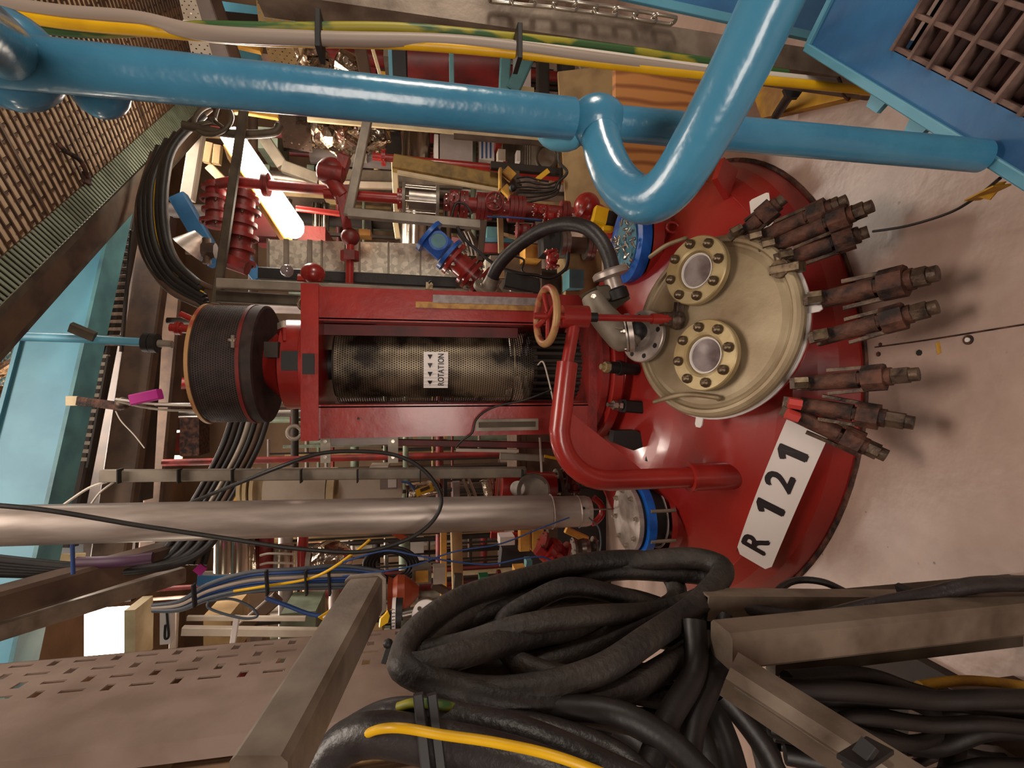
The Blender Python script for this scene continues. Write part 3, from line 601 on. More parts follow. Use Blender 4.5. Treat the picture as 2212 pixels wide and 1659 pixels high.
# ================================================================== BLUE GUARD RAIL AND STAIR
rail = thing('blue_guard_rail', 'thick glossy blue pipe guard rail with welded elbow close to the camera', 'railing', PZ(2110, 335, .37))
p0 = P(-120, 118, .735); p1 = P(1236, 257, .80); pb = P(1290, 263, .81); p2 = P(1345, 270, .82); p3 = P(2120, 337, .74)
obj('post_pipe', MB().tube([p0, p1], .0325, 32, k=0), 'blue_post', rail)
obj('lower_pipe', MB().tube([pb, p3], .0285, 28, k=0), 'blue_post', rail)
obj('weld_ball', MB().sphere(pb, .044, 24, (1, 1, 1.15)), 'blue_post', rail)
arm = [pb, P(1310, 345, .775), P(1345, 405, .74), P(1395, 432, .70), P(1450, 400, .655), P(1520, 290, .60), P(1600, 140, .55), P(1700, -70, .50)]
obj('elbow_pipe', MB().tube(arm, lambda t_: .031 + .005 * min(t_ * 2.5, 1), 28, k=8), 'blue_post', rail, arm[2])
q = P(1212, 296, .83); obj('cap_dome', MB().sphere(q, .030, 16, (.8, .8, 1.4)), 'blue_beam', rail, q)
for a_, r_ in (((20, 130), .055), ((215, 195), .034)):
    q = P(a_[0], a_[1], .83 if r_ < .05 else .78); obj('tee_joint', MB().sphere(q, r_, 20, (1.15, 1.15, 1.1)), 'blue_post', rail, q)
obj('top_rail_stub', MB().tube([P(30, 120, .78), P(-60, 60, .6), P(-200, -20, .45)], .036, 20), 'blue_post', rail)
rc = P(2050, 350, .74)
# stair landing frame with grating
GZ = .37
cA = PZ(1745, 103, GZ); cB = PZ(2300, 445, GZ); cC = PZ(1800, -40, GZ); e1 = (cB - cA).normalized(); e2 = V((cC - cA)); e2 -= e1 * e2.dot(e1); e2.normalize()
L1 = 1.0; L2 = .7; G = PZ(1925, 108, GZ); G1 = (G - cA).dot(e1); G2 = (G - cA).dot(e2)
land = thing('stair_tread_frame', 'blue steel landing frame with rough grating in the far corner by the rail', 'landing', cA)
obj('frame_top', MB().prism([cA, cA + e1 * L1, cA + e1 * L1 + e2 * G2, cA + e2 * G2], V((0, 0, -.008))).prism([cA + e2 * G2, cA + e1 * G1 + e2 * G2, cA + e1 * G1 + e2 * L2, cA + e2 * L2], V((0, 0, -.008))), 'blue_deep', land)
obj('edge_lip', MB().bar(cA, cA + e1 * L1, .02, .02).bar(cA, cA + e2 * L2, .018, .018), 'blue_beam', land, cA)
obj('side_plate', MB().prism([cA, cA + e1 * L1, cA + e1 * L1 + e2 * .008, cA + e2 * .008], V((0, 0, -.12))).prism([cA, cA + e1 * .008, cA + e1 * .008 + e2 * L2, cA + e2 * L2], V((0, 0, -.12))), 'blue_deep', land)
for i in range(13): obj('grating_bar', MB().bar(cA + e1 * (G1 + .006 + i * .060) + e2 * G2 - V((0, 0, .008)), cA + e1 * (G1 + .006 + i * .060) + e2 * L2 - V((0, 0, .008)), .0085, .03, e1), 'grat_rust', land)
for j in range(9): obj('cross_bar', MB().bar(cA + e1 * G1 + e2 * (G2 + .006 + j * .060) - V((0, 0, .010)), cA + e1 * (L1 - .02) + e2 * (G2 + .006 + j * .060) - V((0, 0, .010)), .0085, .022, e2), 'grat_rust', land)
obj('tread_pan', MB().prism([cA + e1 * (G1 - .01) + e2 * (G2 - .01) - V((0, 0, .05)), cA + e1 * L1 + e2 * (G2 - .01) - V((0, 0, .05)), cA + e1 * L1 + e2 * L2 - V((0, 0, .05)), cA + e1 * (G1 - .01) + e2 * L2 - V((0, 0, .05))], V((0, 0, -.01))), 'tile_dark', land)
for s_ in (.30, .44):
    q = cA + e1 * s_; obj('weld_tab', MB().prism([q, q + e1 * .06, q + e1 * .05 - e2 * .035, q + e1 * .01 - e2 * .035], V((0, 0, -.012))), 'blue_beam', land, q)
for ss in ((.02, .02), (.95, .02), (.02, .65)):
    q = cA + e1 * ss[0] + e2 * ss[1]; obj('leg', MB().bar(V((q.x, q.y, 0)), q - V((0, 0, .01)), .05, .05), 'blue_deep', land)
# blue ladder side behind the channel
t = thing('blue_stair_stringer', 'wide blue steel stringer plate behind the grey channel and chain', 'stringer', PZ(1745, 60, .37))
s0 = P(1180, -60, 1.05); s1 = P(1760, 90, 1.02)
A = P(1050, -75, 1.45); B = P(1900, 112, 1.40); up_ = V((.40, .05, 0))
obj('web_plate', MB().prism([A, B, B + up_ * 1.2, A + up_], V((.004, .01, 0))), 'blue_deep', t)
obj('lower_flange', MB().bar(A, B, .03, .012), 'blue_beam', t)
obj('foot', MB().box((B.x, B.y - .02, 0), (B.x + .04, B.y + .02, B.z)), 'blue_deep', t)
# grey channel post, cables and chain along the photo top
mb = MB().chan(P(560, -22, 1.32), P(1995, 190, 1.30), .088, .070, .006, (0, 1, 0))
one('channel_section', 'long stained grey steel channel running beside the yellow and white cables', 'channel', mb, 'galv_near')
def cable(label, pts, r, m, name='cable', cat='cable', group=None, k=8, n=8): return one(name, label, cat, MB().tube([V(p) for p in pts], r, n, k=k), m, group)
Yc = 1.20
cable('thick yellow cable with a rising run, clipped beside the grey channel', [P(-40, 22, Yc), P(150, 52, Yc), P(330, 68, Yc), P(560, 88, Yc + .03), P(760, 93, Yc + .02), P(900, 98, Yc), P(1120, 117, Yc), P(1480, 158, Yc - .02), P(1700, 178, Yc - .03), P(1900, 198, Yc - .03)], .0115, 'yellow')
cable('yellow and green earth cable running above the white one', [P(-40, 45, Yc + .03), P(200, 70, Yc + .03), P(420, 58, Yc), P(600, 60, Yc), P(850, 60, Yc), P(1050, 76, Yc + .02), P(1250, 96, Yc + .05), P(1500, 130, Yc + .05), P(1700, 160, Yc + .04)], .0115, 'cable_green')
cable('thick dirty white cable between the yellow and green ones', [P(-40, 2, Yc), P(130, 28, Yc), P(300, 42, Yc), P(450, 72, Yc - .01), P(700, 84, Yc - .01), P(1000, 92, Yc), P(1300, 130, Yc - .01), P(1560, 166, Yc - .02)], .016, 'cable_grey')
cable('second white cable of the top bundle, lying behind the yellow one', [P(400, 58, Yc + .04), P(700, 78, Yc + .03), P(950, 85, Yc + .03), P(1240, 114, Yc + .02), P(1500, 148, Yc), P(1800, 180, Yc)], .013, 'cable_white')
cable('thin yellow cable crossing behind the blue elbow', [P(1400, 116, 1.27), P(1500, 150, 1.25), P(1640, 170, 1.22), P(1790, 185, 1.2), P(1900, 196, 1.2)], .006, 'yellow')
for k, (px, py) in enumerate(((692, 78), (1118, 104), (1805, 190))):
    c = P(px, py, Yc - .0); h = .040; one('cable_tie', ('black tie round the top cable bundle, left of the blue beam post', 'black tie round the top cable bundle, beside the teal support', 'frayed brown string tie round the yellow cable over the kerb')[k], 'cable tie', MB().bar(c + V((h, 0, 0)), c - V((h + .004, 0, 0)), .012, .066, (0, 0, 1)) if k < 2 else MB().tube([c + V((.02, -.015, .005)), c + V((0, -.018, 0)), c + V((-.02, -.012, -.01)), c + V((-.035, -.01, -.03)), c + V((-.03, -.01, -.035))], .004, 6), 'black' if k < 2 else 'rust')
ch = thing('link_chain', 'galvanised link chain hanging along the blue stringer', 'chain', P(1450, 45, 1.24))
cpts = [P(1060, -6, 1.24), P(1200, 8, 1.24), P(1330, 25, 1.24), P(1455, 45, 1.24)]
Lc = sum((cpts[i + 1] - cpts[i]).length for i in range(3)); nl = 9
def b_link(mb): mb.tube([(cos(a) * .34, 0, sin(a) * .30 + (.5 if sin(a) > 0 else -.5)) for a in [2 * pi * (i + .5) / 12 for i in range(12)]], .13, 7, closed=True, k=2)
for i in range(nl):
    c, d = along(cpts, (i + .5) / nl); place('link', 'clink', b_link, 'bolt_bright', ch, c, d, Lc / nl * .72, (1, .2, 0) if i % 2 else (0, 1, 0.2))
# ================================================================== NEAR LEFT: TRAY, STRUTS, HOSE COIL, CABLES
def slot_tray(name, label, origin, eu, ev, nu, nv, pu, pv, slots, m, th=.004, lip=.05):
    # plate in cells (pu along eu, pv along ev); slots(i, j) -> (u0,u1,v0,v1) fraction or None
    t = thing(name, label, 'cable tray', origin); mb = MB(); n = eu.cross(ev).normalized() * th
    for i in range(nu):
        for j in range(nv):
            o = origin + eu * pu * i + ev * pv * j; s_ = slots(i, j)
            q = lambda a, b: o + eu * pu * a + ev * pv * b
            if not s_: mb.add([q(0, 0), q(1, 0), q(1, 1), q(0, 1)], [(0, 1, 2, 3)]); continue
            a0, a1, b0, b1 = s_; out = [q(0, 0), q(1, 0), q(1, 1), q(0, 1)]; inn = [q(a0, b0), q(a1, b0), q(a1, b1), q(a0, b1)]
            mb.add(out + inn, [(k, (k + 1) % 4, 4 + (k + 1) % 4, 4 + k) for k in range(4)])
            mb.add(inn + [p - n for p in inn], [(k, (k + 1) % 4, 4 + (k + 1) % 4, 4 + k) for k in range(4)])
    obj('perforated_plate', mb, m, t)
    nn = eu.cross(ev).normalized()
    for p in (origin, origin + ev * pv * nv): obj('side_flange', MB().prism([p, p + eu * pu * nu, p + eu * pu * nu + nn * lip, p + nn * lip], ev * .003), m, t)
    return t
tz0 = P(1240, 1372, 1.55).z; tz1 = P(-80, 1400, 1.55).z; TX = P(500, 1393, 1.55).x
def near_slots(i, j):
    if j > 5: return None
    if j > 3: return None
    return (.10, .80, .38, .62) if (i + j) % 2 == 0 else (.30, .56, .22, .78)
slot_tray('perforated_cable_tray', 'wide slotted steel cable tray rising beside the bright ceiling lamps', V((TX, 1.56, tz0)), V((0, 0, 1)), V((.10, -1, 0)).normalized(), int((tz1 - tz0) / .075), 8, .075, .060, near_slots, 'tray', lip=-.04)
a = P(790, 1285, .78); b = P(560, 1700, .46)
st = thing('cantilever_bracket', 'stubby steel channel bracket pointing at the camera across the slotted tray', 'bracket', a)
obj('channel_arm', MB().bar(a, b, .050, .058, (0, 0, 1)), 'galv_near', st); obj('end_plate', MB().bar(a + V((0, .004, 0)), a - V((0, .004, 0)), .06, .062, (0, 0, 1)), 'galv_near', st)
# steel uprights in the near corner
a = P(1558, 1392, .74); b = P(2400, 1372, .72); w_ = .060
t = thing('steel_upright', 'thick stained steel upright in the near corner below the hose coil', 'post', V((a.x, a.y, 0)))
obj('upright_tube', MB().bar(V((a.x, a.y, 0)), V((a.x, a.y, a.z)), w_, w_, (1, 0, 0)), 'galv_near', t)
one('floor_channel', 'steel channel standing behind the thick upright, with cables strapped to it', 'channel', MB().chan(V((P(1530, 1315, .84).x, .86, P(1530, 1315, .84).z)), V((P(2105, 1315, .84).x, .86, P(2105, 1315, .84).z)), .046, .04, .004, (-1, 0, 0)), 'galv_near')
a = P(1575, 1455, .66); b = P(1985, 1720, .50)
t = thing('diagonal_strut', 'heavy scratched steel strut slanting out of the near corner', 'strut', b)
obj('strut_tube', MB().bar(a, b, .058, .058, (1, 0, .3), .2), 'galv_near', t); obj('weld_seam', MB().bar(a + V((.0, -.03, .012)), b + V((0, -.03, .012)), .004, .004), 'bolt_bright', t)
one('strut_tie', 'black cable tie wrapped round the slanting strut', 'cable tie', MB().bar(P(1880, 1606, .50), P(1835, 1668, .50), .008, .02).bar(P(1838, 1650, .49), P(1900, 1610, .52), .006, .03), 'black')
# hose coil
hc = thing('hose_coil', 'big loose coil of dirty black rubber hose hung on the steel bracket', 'hose', P(1180, 1360, .95))
loops = [
 [(868, 1425, .80), (900, 1360, .86), (1000, 1290, .95), (1150, 1245, 1.02), (1270, 1215, 1.05), (1400, 1212, 1.05), (1455, 1255, 1.02), (1450, 1305, .98), (1330, 1345, .92), (1160, 1370, .85), (1010, 1410, .80), (900, 1440, .78)],
 [(872, 1440, .78), (1000, 1490, .76), (1140, 1490, .75), (1290, 1450, .76), (1400, 1380, .80), (1500, 1310, .86), (1560, 1240, .92), (1540, 1215, .96), (1470, 1205, 1.0), (1330, 1222, 1.06), (1180, 1260, 1.05), (1020, 1330, .95), (905, 1400, .86)],
 [(880, 1418, .84), (1000, 1390, .84), (1130, 1350, .84), (1280, 1330, .86), (1420, 1320, .90), (1520, 1285, .93), (1535, 1250, .97), (1440, 1238, 1.02), (1310, 1238, 1.05), (1180, 1290, 1.02), (1050, 1370, .92), (930, 1432, .84)],
 [(900, 1440, .86), (1010, 1455, .84), (1150, 1440, .84), (1270, 1400, .86), (1380, 1350, .88), (1480, 1330, .90), (1530, 1370, .86), (1440, 1440, .80), (1320, 1500, .76), (1180, 1520, .74), (1040, 1500, .75), (930, 1470, .79)],
 [(930, 1400, .90), (1050, 1330, .95), (1200, 1290, 1.0), (1350, 1290, 1.0), (1470, 1330, .97), (1540, 1380, .93), (1500, 1440, .88), (1370, 1460, .84), (1200, 1470, .82), (1040, 1460, .84)],
 [(1120, 1420, .88), (1240, 1380, .92), (1380, 1370, .94), (1500, 1400, .92), (1570, 1460, .88), (1540, 1540, .82), (1420, 1560, .78), (1280, 1540, .78), (1160, 1490, .82)],
 [(1085, 1350, .90), (1150, 1300, .93), (1230, 1268, .95), (1330, 1285, .95), (1440, 1330, .92), (1540, 1400, .88), (1560, 1480, .84), (1500, 1520, .80), (1400, 1500, .78), (1250, 1470, .78), (1120, 1430, .82)]]
for i, lp in enumerate(loops):
    obj('hose_loop', MB().tube([P(*q) for q in lp], (.0215, .023, .019, .022, .020, .021, .019)[i], 12, closed=True, k=6), 'hose', hc, P(*lp[0]))
cable('black hose tail dropping from the coil past the thick upright', [P(1470, 1330, .84), P(1560, 1300, .86), (P(1660, 1325, .84)), P(1760, 1335, .82), P(1880, 1310, .80), P(2010, 1285, .78), P(2120, 1262, .76), P(2300, 1262, .74)], .015, 'hose_smooth', 'loose_hose', 'hose', n=12)
cable('thin black cable arching up over the floor by the vessel rim', [P(1690, 1310, .92), P(1682, 1275, .95), P(1720, 1254, .97), P(1780, 1258, .95), P(1850, 1288, .92), P(1930, 1300, .88), P(2050, 1292, .84), P(2300, 1275, .80)], .0075, 'hose_smooth', n=10)
cable('short black cable lying along the steel channel by the hose tail', [P(1540, 1300, .90), P(1640, 1300, .88), P(1730, 1318, .86), P(1800, 1330, .85), P(1930, 1322, .83), P(2100, 1282, .82)], .011, 'hose_smooth', n=10)
one('channel_tie', 'dark tie binding the cables to the steel channel', 'cable tie', MB().bar(P(1962, 1272, .80), P(1975, 1312, .80), .012, .05), 'black')
random.seed(11)
cm = ['rubber', 'rubber', 'hose_smooth', 'rubber', 'cable_slate', 'rubber', 'hose_smooth']
tails = [
 ([P(1200, 1500, .86), P(1330, 1560, .84), P(1420, 1640, .80), P(1460, 1740, .76)], .026, 'rubber', 'thick black cable deepest under the hose coil, towards the strut'),
 ([P(1300, 1440, .92), P(1420, 1480, .90), P(1500, 1560, .86), P(1540, 1740, .80)], .028, 'rubber', 'fat black cable behind the dark bunch under the coil'),
 ([P(1080, 1540, .84), P(1200, 1600, .80), P(1290, 1660, .78), P(1330, 1740, .76)], .026, 'rubber', 'fat black cable low under the coil beside the green earth cable'),
 ([P(1480, 1400, .95), P(1560, 1480, .92), P(1640, 1580, .88), P(1680, 1740, .84)], .026, 'rubber', 'fat black cable passing under the slanting strut'),
 ([P(1620, 1480, .84), P(1700, 1560, .82), P(1780, 1640, .80), P(1820, 1740, .78)], .022, 'rubber', 'black cable running along the slanting strut'),
 ([P(1500, 1340, .80), P(1500, 1450, .76), P(1440, 1560, .70), P(1380, 1720, .62)], .020, 'rubber', 'thick black cable dropping behind the hose coil to the photo edge'),
 ([P(1560, 1330, .85), P(1555, 1430, .80), P(1500, 1560, .72), P(1480, 1720, .66)], .019, 'rubber', 'thick black cable beside the slanting strut, first of the dark bunch'),
 ([P(1180, 1530, .74), P(1320, 1540, .70), P(1440, 1600, .66), P(1560, 1720, .60)], .020, 'rubber', 'thick black cable curving under the hose coil'),
 ([P(1010, 1545, .74), P(1180, 1575, .70), P(1330, 1630, .66), P(1430, 1720, .60)], .018, 'hose_smooth', 'dusty black cable below the hose coil, above the yellow striped one'),
 ([P(1430, 1420, .84), P(1520, 1500, .80), P(1570, 1600, .74), P(1600, 1720, .68)], .020, 'rubber', 'thick black cable under the slanting strut'),
 ([P(1380, 1440, .88), P(1330, 1520, .84), P(1280, 1600, .78), P(1180, 1720, .72)], .020, 'rubber', 'thick black cable deep below the hose coil'),
 ([P(1560, 1500, .78), P(1640, 1600, .74), P(1700, 1720, .70)], .018, 'rubber', 'black cable between the strut and the dark bunch')]
for p_, r_, m_, l_ in tails: cable(l_, p_, r_, m_, n=10)
bd = [([(690, 1680, .66), (740, 1610, .66), (820, 1585, .64), (960, 1610, .60), (1120, 1650, .56), (1300, 1720, .52)], .026, 'hose_smooth', 'fattest grey black cable at the photo bottom under the black straps'),
      ([(700, 1640, .70), (770, 1580, .70), (860, 1545, .68), (1000, 1560, .64), (1160, 1600, .60), (1380, 1700, .55)], .022, 'hose_smooth', 'grey black cable under the yellow striped earth cable'),
      ([(740, 1640, .70), (785, 1590, .64), (850, 1572, .575), (960, 1588, .555), (1080, 1606, .535), (1220, 1640, .505), (1400, 1712, .48)], .0052, 'yellow', 'yellow and green striped earth cable strapped to fat dark cables'),
      ([(860, 1528, .66), (900, 1518, .65), (960, 1525, .64), (1050, 1545, .68), (1200, 1590, .64), (1400, 1680, .6)], .006, 'cable_green', 'green earth cable behind the fat strapped cables')]
for p_, r_, m_, l_ in bd: cable(l_, [P(*q) for q in p_], r_, m_, n=12)
for k, px in enumerate((925, 955)):
    c = P(px, 1580, .60); one('cable_strap', 'black strap round the fat cable bundle, %s of the pair' % ('upper' if k == 0 else 'lower'), 'strap', MB().bar(c + V((.034, .02, .012)), c + V((-.050, -.025, -.0)), .012, .05, (0, 0, 1)), 'black')
one('tray_tie', 'black cable tie sticking up from the slotted tray beside the hose coil', 'cable tie', MB().bar(P(828, 1432, 1.0), P(842, 1388, 1.0), .010, .008).sphere(P(838, 1390, 1.0), .010, 8), 'black')
one('tray_tie', 'small black cable tie with a pointed tail next to the round white valve face', 'cable tie', MB().bar(P(868, 1400, 1.05), P(890, 1372, 1.05), .006, .005).sphere(P(888, 1368, 1.05), .010, 8), 'black')
# corner below: dark cables, brown box, bright gaps
cable('black cable looping in the corner between the upright and the strut', [P(1740, 1500, .74), P(1850, 1490, .76), P(1960, 1515, .78), P(2040, 1560, .78), P(2000, 1600, .74), P(1900, 1600, .70), P(1800, 1560, .7), P(1730, 1530, .70)], .012, 'rubber', n=10)
cable('yellow brown cable bending behind the upright in the corner', [P(1985, 1482, .84), P(2080, 1470, .86), P(2190, 1478, .88), P(2320, 1500, .9)], .010, 'yellow_kerb', n=10)
cable('black cable with a worn yellow edge bending below the upright', [P(1700, 1470, .80), P(1860, 1460, .82), P(1960, 1490, .82), P(2040, 1520, .8), P(2070, 1580, .78), P(2040, 1700, .74)], .017, 'rubber', n=10)
cable('thick black cable leaving the corner along the photo edge', [P(2010, 1490, .9), P(2110, 1540, .86), P(2200, 1590, .84), P(2340, 1650, .8)], .022, 'hose_smooth', n=10)
cable('thin black cable tangled low in the corner', [P(1960, 1620, .8), P(2060, 1600, .8), P(2140, 1600, .8), P(2180, 1660, .8)], .010, 'rubber')
cable('second thin black cable tangled low in the corner', [P(1930, 1680, .8), P(2000, 1640, .82), P(2080, 1620, .8), P(2100, 1700, .8)], .010, 'rubber')
one('brown_crate', 'brown boarded box low in the corner behind the tangled cables', 'box', MB().box((-.95, .66, 0), (-.70, .95, .30)), 'brown')
one('backboard', 'flat grey brown panel behind the tangled cables by the upright', 'panel', MB().box((-.62, .93, .0), (-.46, .96, .66)), 'strut_dark')
# thin cable loop in front of the big steel pipe
cable('long thin black cable sweeping over the wide steel pipe in a big loop', [P(-60, 1088, 1.9), P(100, 1102, 1.9), P(300, 1135, 1.92), P(500, 1165, 1.95), P(640, 1185, 1.98), P(780, 1192, 2.0), P(880, 1165, 2.02), P(935, 1125, 2.04), P(953, 1075, 2.05), P(920, 1020, 2.06), P(860, 985, 2.08), P(780, 975, 2.1), P(690, 980, 2.12), P(600, 1010, 2.15), P(500, 1050, 2.3), P(400, 1090, 2.5)], .0085, 'rubber', n=10)
cable('thin twin wire looped from the blue landing to the last dark clamp', [PZ(1885, 500, .12), PZ(1960, 488, .10), PZ(2050, 460, .11), PZ(2110, 425, .15), PZ(2160, 385, .24)], .0035, 'rubber')
one('wire_label', 'small yellow flag tag on the thin wire at the blue landing', 'tag', MB().bar(PZ(2100, 432, .14), PZ(2165, 400, .2), .03, .004), 'yellow_kerb')
# floor bits
q = PZ(2092, 734, 0); t = thing('floor_stud', 'small round white capped stud set in the floor', 'stud', q); obj('washer', MB().disc(q, (0, 0, 1), .013, .002, 20), 'rust', t); obj('cap', MB().disc(q + V((0, 0, .002)), (0, 0, 1), .006, .003, 16), 'gasket', t)
for k, (px, py, r_) in enumerate(((1986, 762, .009), (1898, 765, .008), (1902, 744, .006))):
    q = PZ(px, py, 0); one('floor_chip', ('black chip lying on the floor by the stud', 'small dark ring mark by the vessel rim seam', 'tiny dark pellet by the vessel rim seam')[k], 'chip', MB().disc(q, (0, 0, 1), r_, .002, 7), 'black' if k == 0 else 'rust')
# yellow kerb block, bolts, plywood by the stair
a = PZ(1655, 262, 0); b = PZ(1900, 215, 0); n_ = V((b - a)); n_.z = 0; n_.normalize(); pn = V((-n_.y, n_.x, 0))
kp = [PZ(1668, 258, 0), PZ(1905, 205, 0), PZ(1905, 150, 0), PZ(1630, 150, 0)]
one('kerb_block', 'low yellow painted kerb block under the cable bundle', 'kerb', MB().prism(kp, V((0, 0, .05))), 'yellow_kerb')
q = PZ(1676, 250, .06); e = PZ(1712, 196, .20)
one('anchor_bolt', 'dark hex anchor bolt standing slanted by the yellow kerb', 'bolt', MB().cyl(q, e, .016, 10).sweep([(cos(pi / 3 * i) * .032, sin(pi / 3 * i) * .032) for i in range(6)], e, e + (e - q).normalized() * .03).cyl(e + (e - q) * .15, e + (e - q) * .5, .014, 8), 'black')
one('plywood_board', 'orange plywood board with wavy grain propped behind the blue post', 'board', MB().box((P(1450, 410, 2.15).x, 2.15, 0), (P(1450, 120, 2.15).x, 2.19, P(1330, 250, 2.15).z)), 'plywood')
one('timber_sheet', 'pale timber sheet leaning behind the orange plywood board', 'board', MB().prism([V((P(1300, 480, 2.9).x, 2.9, 0)), V((P(1300, 120, 2.9).x, 2.9, 0)), V((P(1300, 120, 2.9).x, 3.1, P(1215, 200, 3.0).z)), V((P(1300, 470, 2.9).x, 3.1, P(1235, 470, 3.0).z))], V((0, .02, 0))), 'tan')
# ================================================================== BLACK HOSE WITH STEEL FITTINGS ABOVE THE COVER
hs = thing('black_hose', 'thick smooth black hose arching from the grey flange to the manhole fitting', 'hose', P(1060, 606, 2.35))
obj('hose_run', MB().tube([P(1062, 604, 2.35), P(1076, 575, 2.3), P(1110, 538, 2.22), P(1165, 500, 2.1), P(1220, 484, 2.0), P(1268, 492, 1.92), P(1300, 522, 1.88), P(1318, 562, 1.86), P(1322, 590, 1.86)], .030, 22, k=8), 'hose_smooth', hs)
q = P(1319, 592, 1.86); d = (P(1334, 640, 1.86) - q).normalized()
obj('hose_collar', MB().lathe(q - d * .01, d, [(.03, -.012), (.062, -.008), (.072, 0), (.072, .018), (.045, .026), (.034, .027), (.034, .07)], 32), 'pipe_steel', hs, q)
obj('hose_tail', MB().lathe(q + d * .058, d, [(.034, 0), (.044, .008), (.046, .045), (.03, .05), (.001, .05)], 24), 'black', hs, q + d * .06)
q = P(1062, 606, 2.35); d = (P(1074, 578, 2.31) - q).normalized()
obj('hose_flange', MB().lathe(q - d * .06, d, [(.07, 0), (.072, .004), (.072, .02), (.07, .024), (.038, .026), (.033, .06), (.033, .08)], 30), 'galv', hs, q)
bolts(hs, q - d * .036, d, .055, 4, .010, 'bolt_bright', 'hex', .6)
vf = thing('swing_elbow', 'grey cast elbow with bolted flanges standing on the manhole cover flange', 'fitting', bf + MN * .06)
e0 = bf + MN * .055; e1_ = P(1376, 716, bf.y - .02); e2_ = P(1340, 722, bf.y + .0); e3 = P(1300, 680, bf.y + .03); e4 = P(1278, 640, bf.y + .06)
dd = (e2_ - e1_).normalized()
obj('black_ball', MB().sphere(e1_, .040, 16), 'black', vf, e1_)
obj('lower_flange', MB().disc(e1_ + dd * .022, dd, .076, .018, 30).disc(e1_ + dd * .045, dd, .073, .006, 30), 'pipe_steel', vf, e1_)
obj('elbow_body', MB().tube([e1_ + dd * .05, e2_, e3, e4], lambda t_: .072 - .030 * t_, 24, k=8), 'galv', vf, e2_)
bolts(vf, e1_ + dd * .05, dd, .062, 5, .0105, 'bolt_bright', 'hex', 1.0)
obj('upper_flange', MB().prism([P(1262, 636, bf.y + .04), P(1296, 618, bf.y + .05), P(1352, 622, bf.y + .05), P(1362, 645, bf.y + .03), P(1330, 668, bf.y + .02), P(1286, 660, bf.y + .02)], V((0, .03, .012))), 'strut_dark', vf, e4)
place('bolt', 'hex', b_hex, 'bolt_bright', vf, P(1282, 640, bf.y + .02), (-.3, -1, .3), .011)
obj('bridge', MB().bar(P(1290, 635, bf.y + .05), P(1330, 632, 1.86), .06, .05), 'strut_dark', vf)
# ================================================================== OVERHEAD WALKWAY, BEAMS, CABLE TRAYS
WZ = 3.2
A = PZ(452, 228, WZ); B = PZ(-10, 700, WZ); e1 = (A - B).normalized(); e2 = V((e1.y, -e1.x, 0))
if e2.x < 0: e2 = -e2
A2 = B - e1 * .6; LL = (A - A2).length + .25; WW = 2.3
wk = thing('overhead_walkway', 'overhead walkway of brown grating carried on a dark brown beam', 'walkway', A2)
obj('edge_beam', MB().prism([A2, A2 + e1 * LL, A2 + e1 * LL - e2 * .004 + V((0, 0, .14)), A2 - e2 * .004 + V((0, 0, .14))], e2 * -.11), 'brown', wk, A2)
obj('beam_flange', MB().prism([A2, A2 + e1 * LL, A2 + e1 * LL + e2 * .03, A2 + e2 * .03], V((0, 0, .012))).prism([A2 - e2 * .11, A2 + e1 * LL - e2 * .11, A2 + e1 * LL - e2 * .135, A2 - e2 * .135], V((0, 0, .14))), 'strut_dark', wk)
pw = .049; nb_ = int(WW / .12); npar = int(LL / pw)
zg = WZ + .07
mbs = MB()
for i in range(npar):
    s_ = i * pw; p0_ = A2 + e1 * s_ + e2 * .12 + V((0, 0, zg - WZ)); p1_ = p0_ + e2 * (WW - .12)
    if i < 0: pass
    obj('bearing_bar', MB().bar(p0_, p1_, .0075 if i % 27 else .016, .012, e1, 0), 'grat_tray', wk, p0_)
for i in range(npar):
    for j in range(nb_):
        s_ = i * pw; q = A2 + e1 * s_ + e2 * (.16 + j * .115 + (.057 if i % 2 else 0)) + V((0, 0, zg - WZ + .004)); mbs.bar(q, q + e1 * pw, .006, .008, (0, 0, 1), 0)
o = obj('grating_links', mbs, 'grat_tray', wk); o['kind'] = 'stuff'
o = obj('walkway_deck', MB().prism([A2 + e2 * .12 + V((0, 0, zg - WZ + .012)), A2 + e1 * LL + e2 * .12 + V((0, 0, zg - WZ + .012)), A2 + e1 * LL + e2 * WW + V((0, 0, zg - WZ + .012)), A2 + e2 * WW + V((0, 0, zg - WZ + .012))], V((0, 0, .02))), 'grat_far', wk)
mb = MB(); n_ = int(LL / .030)
for i in range(n_):
    q = A2 + e1 * (i * .030 + .01) + e2 * .03 + V((0, 0, .012)); mb.prism([q, q + e1 * .016, q + e1 * .016 + e2 * .11 + V((0, 0, .05)), q + e2 * .11 + V((0, 0, .05))], V((0, 0, .006)))
o = obj('serrated_strip', mb, 'strip_green', wk); o['kind'] = 'stuff'
obj('strip_back', MB().prism([A2 + e2 * .02 + V((0, 0, .03)), A2 + e1 * LL + e2 * .02 + V((0, 0, .03)), A2 + e1 * LL + e2 * .15 + V((0, 0, .09)), A2 + e2 * .15 + V((0, 0, .09))], V((0, 0, .01))), 'brown', wk)
a = PZ(190, 385, WZ + .03); b = PZ(140, 325, WZ + .05); one('grating_clip', 'rusty hooked clip hanging under the overhead walkway grating', 'clip', MB().tube([a, (a + b) / 2 + V((.02, 0, -.02)), b, b + V((.03, -.02, .02))], .012, 8).box(a - V((.03, .02, .0)), a + V((.03, .03, .02))), 'rust')
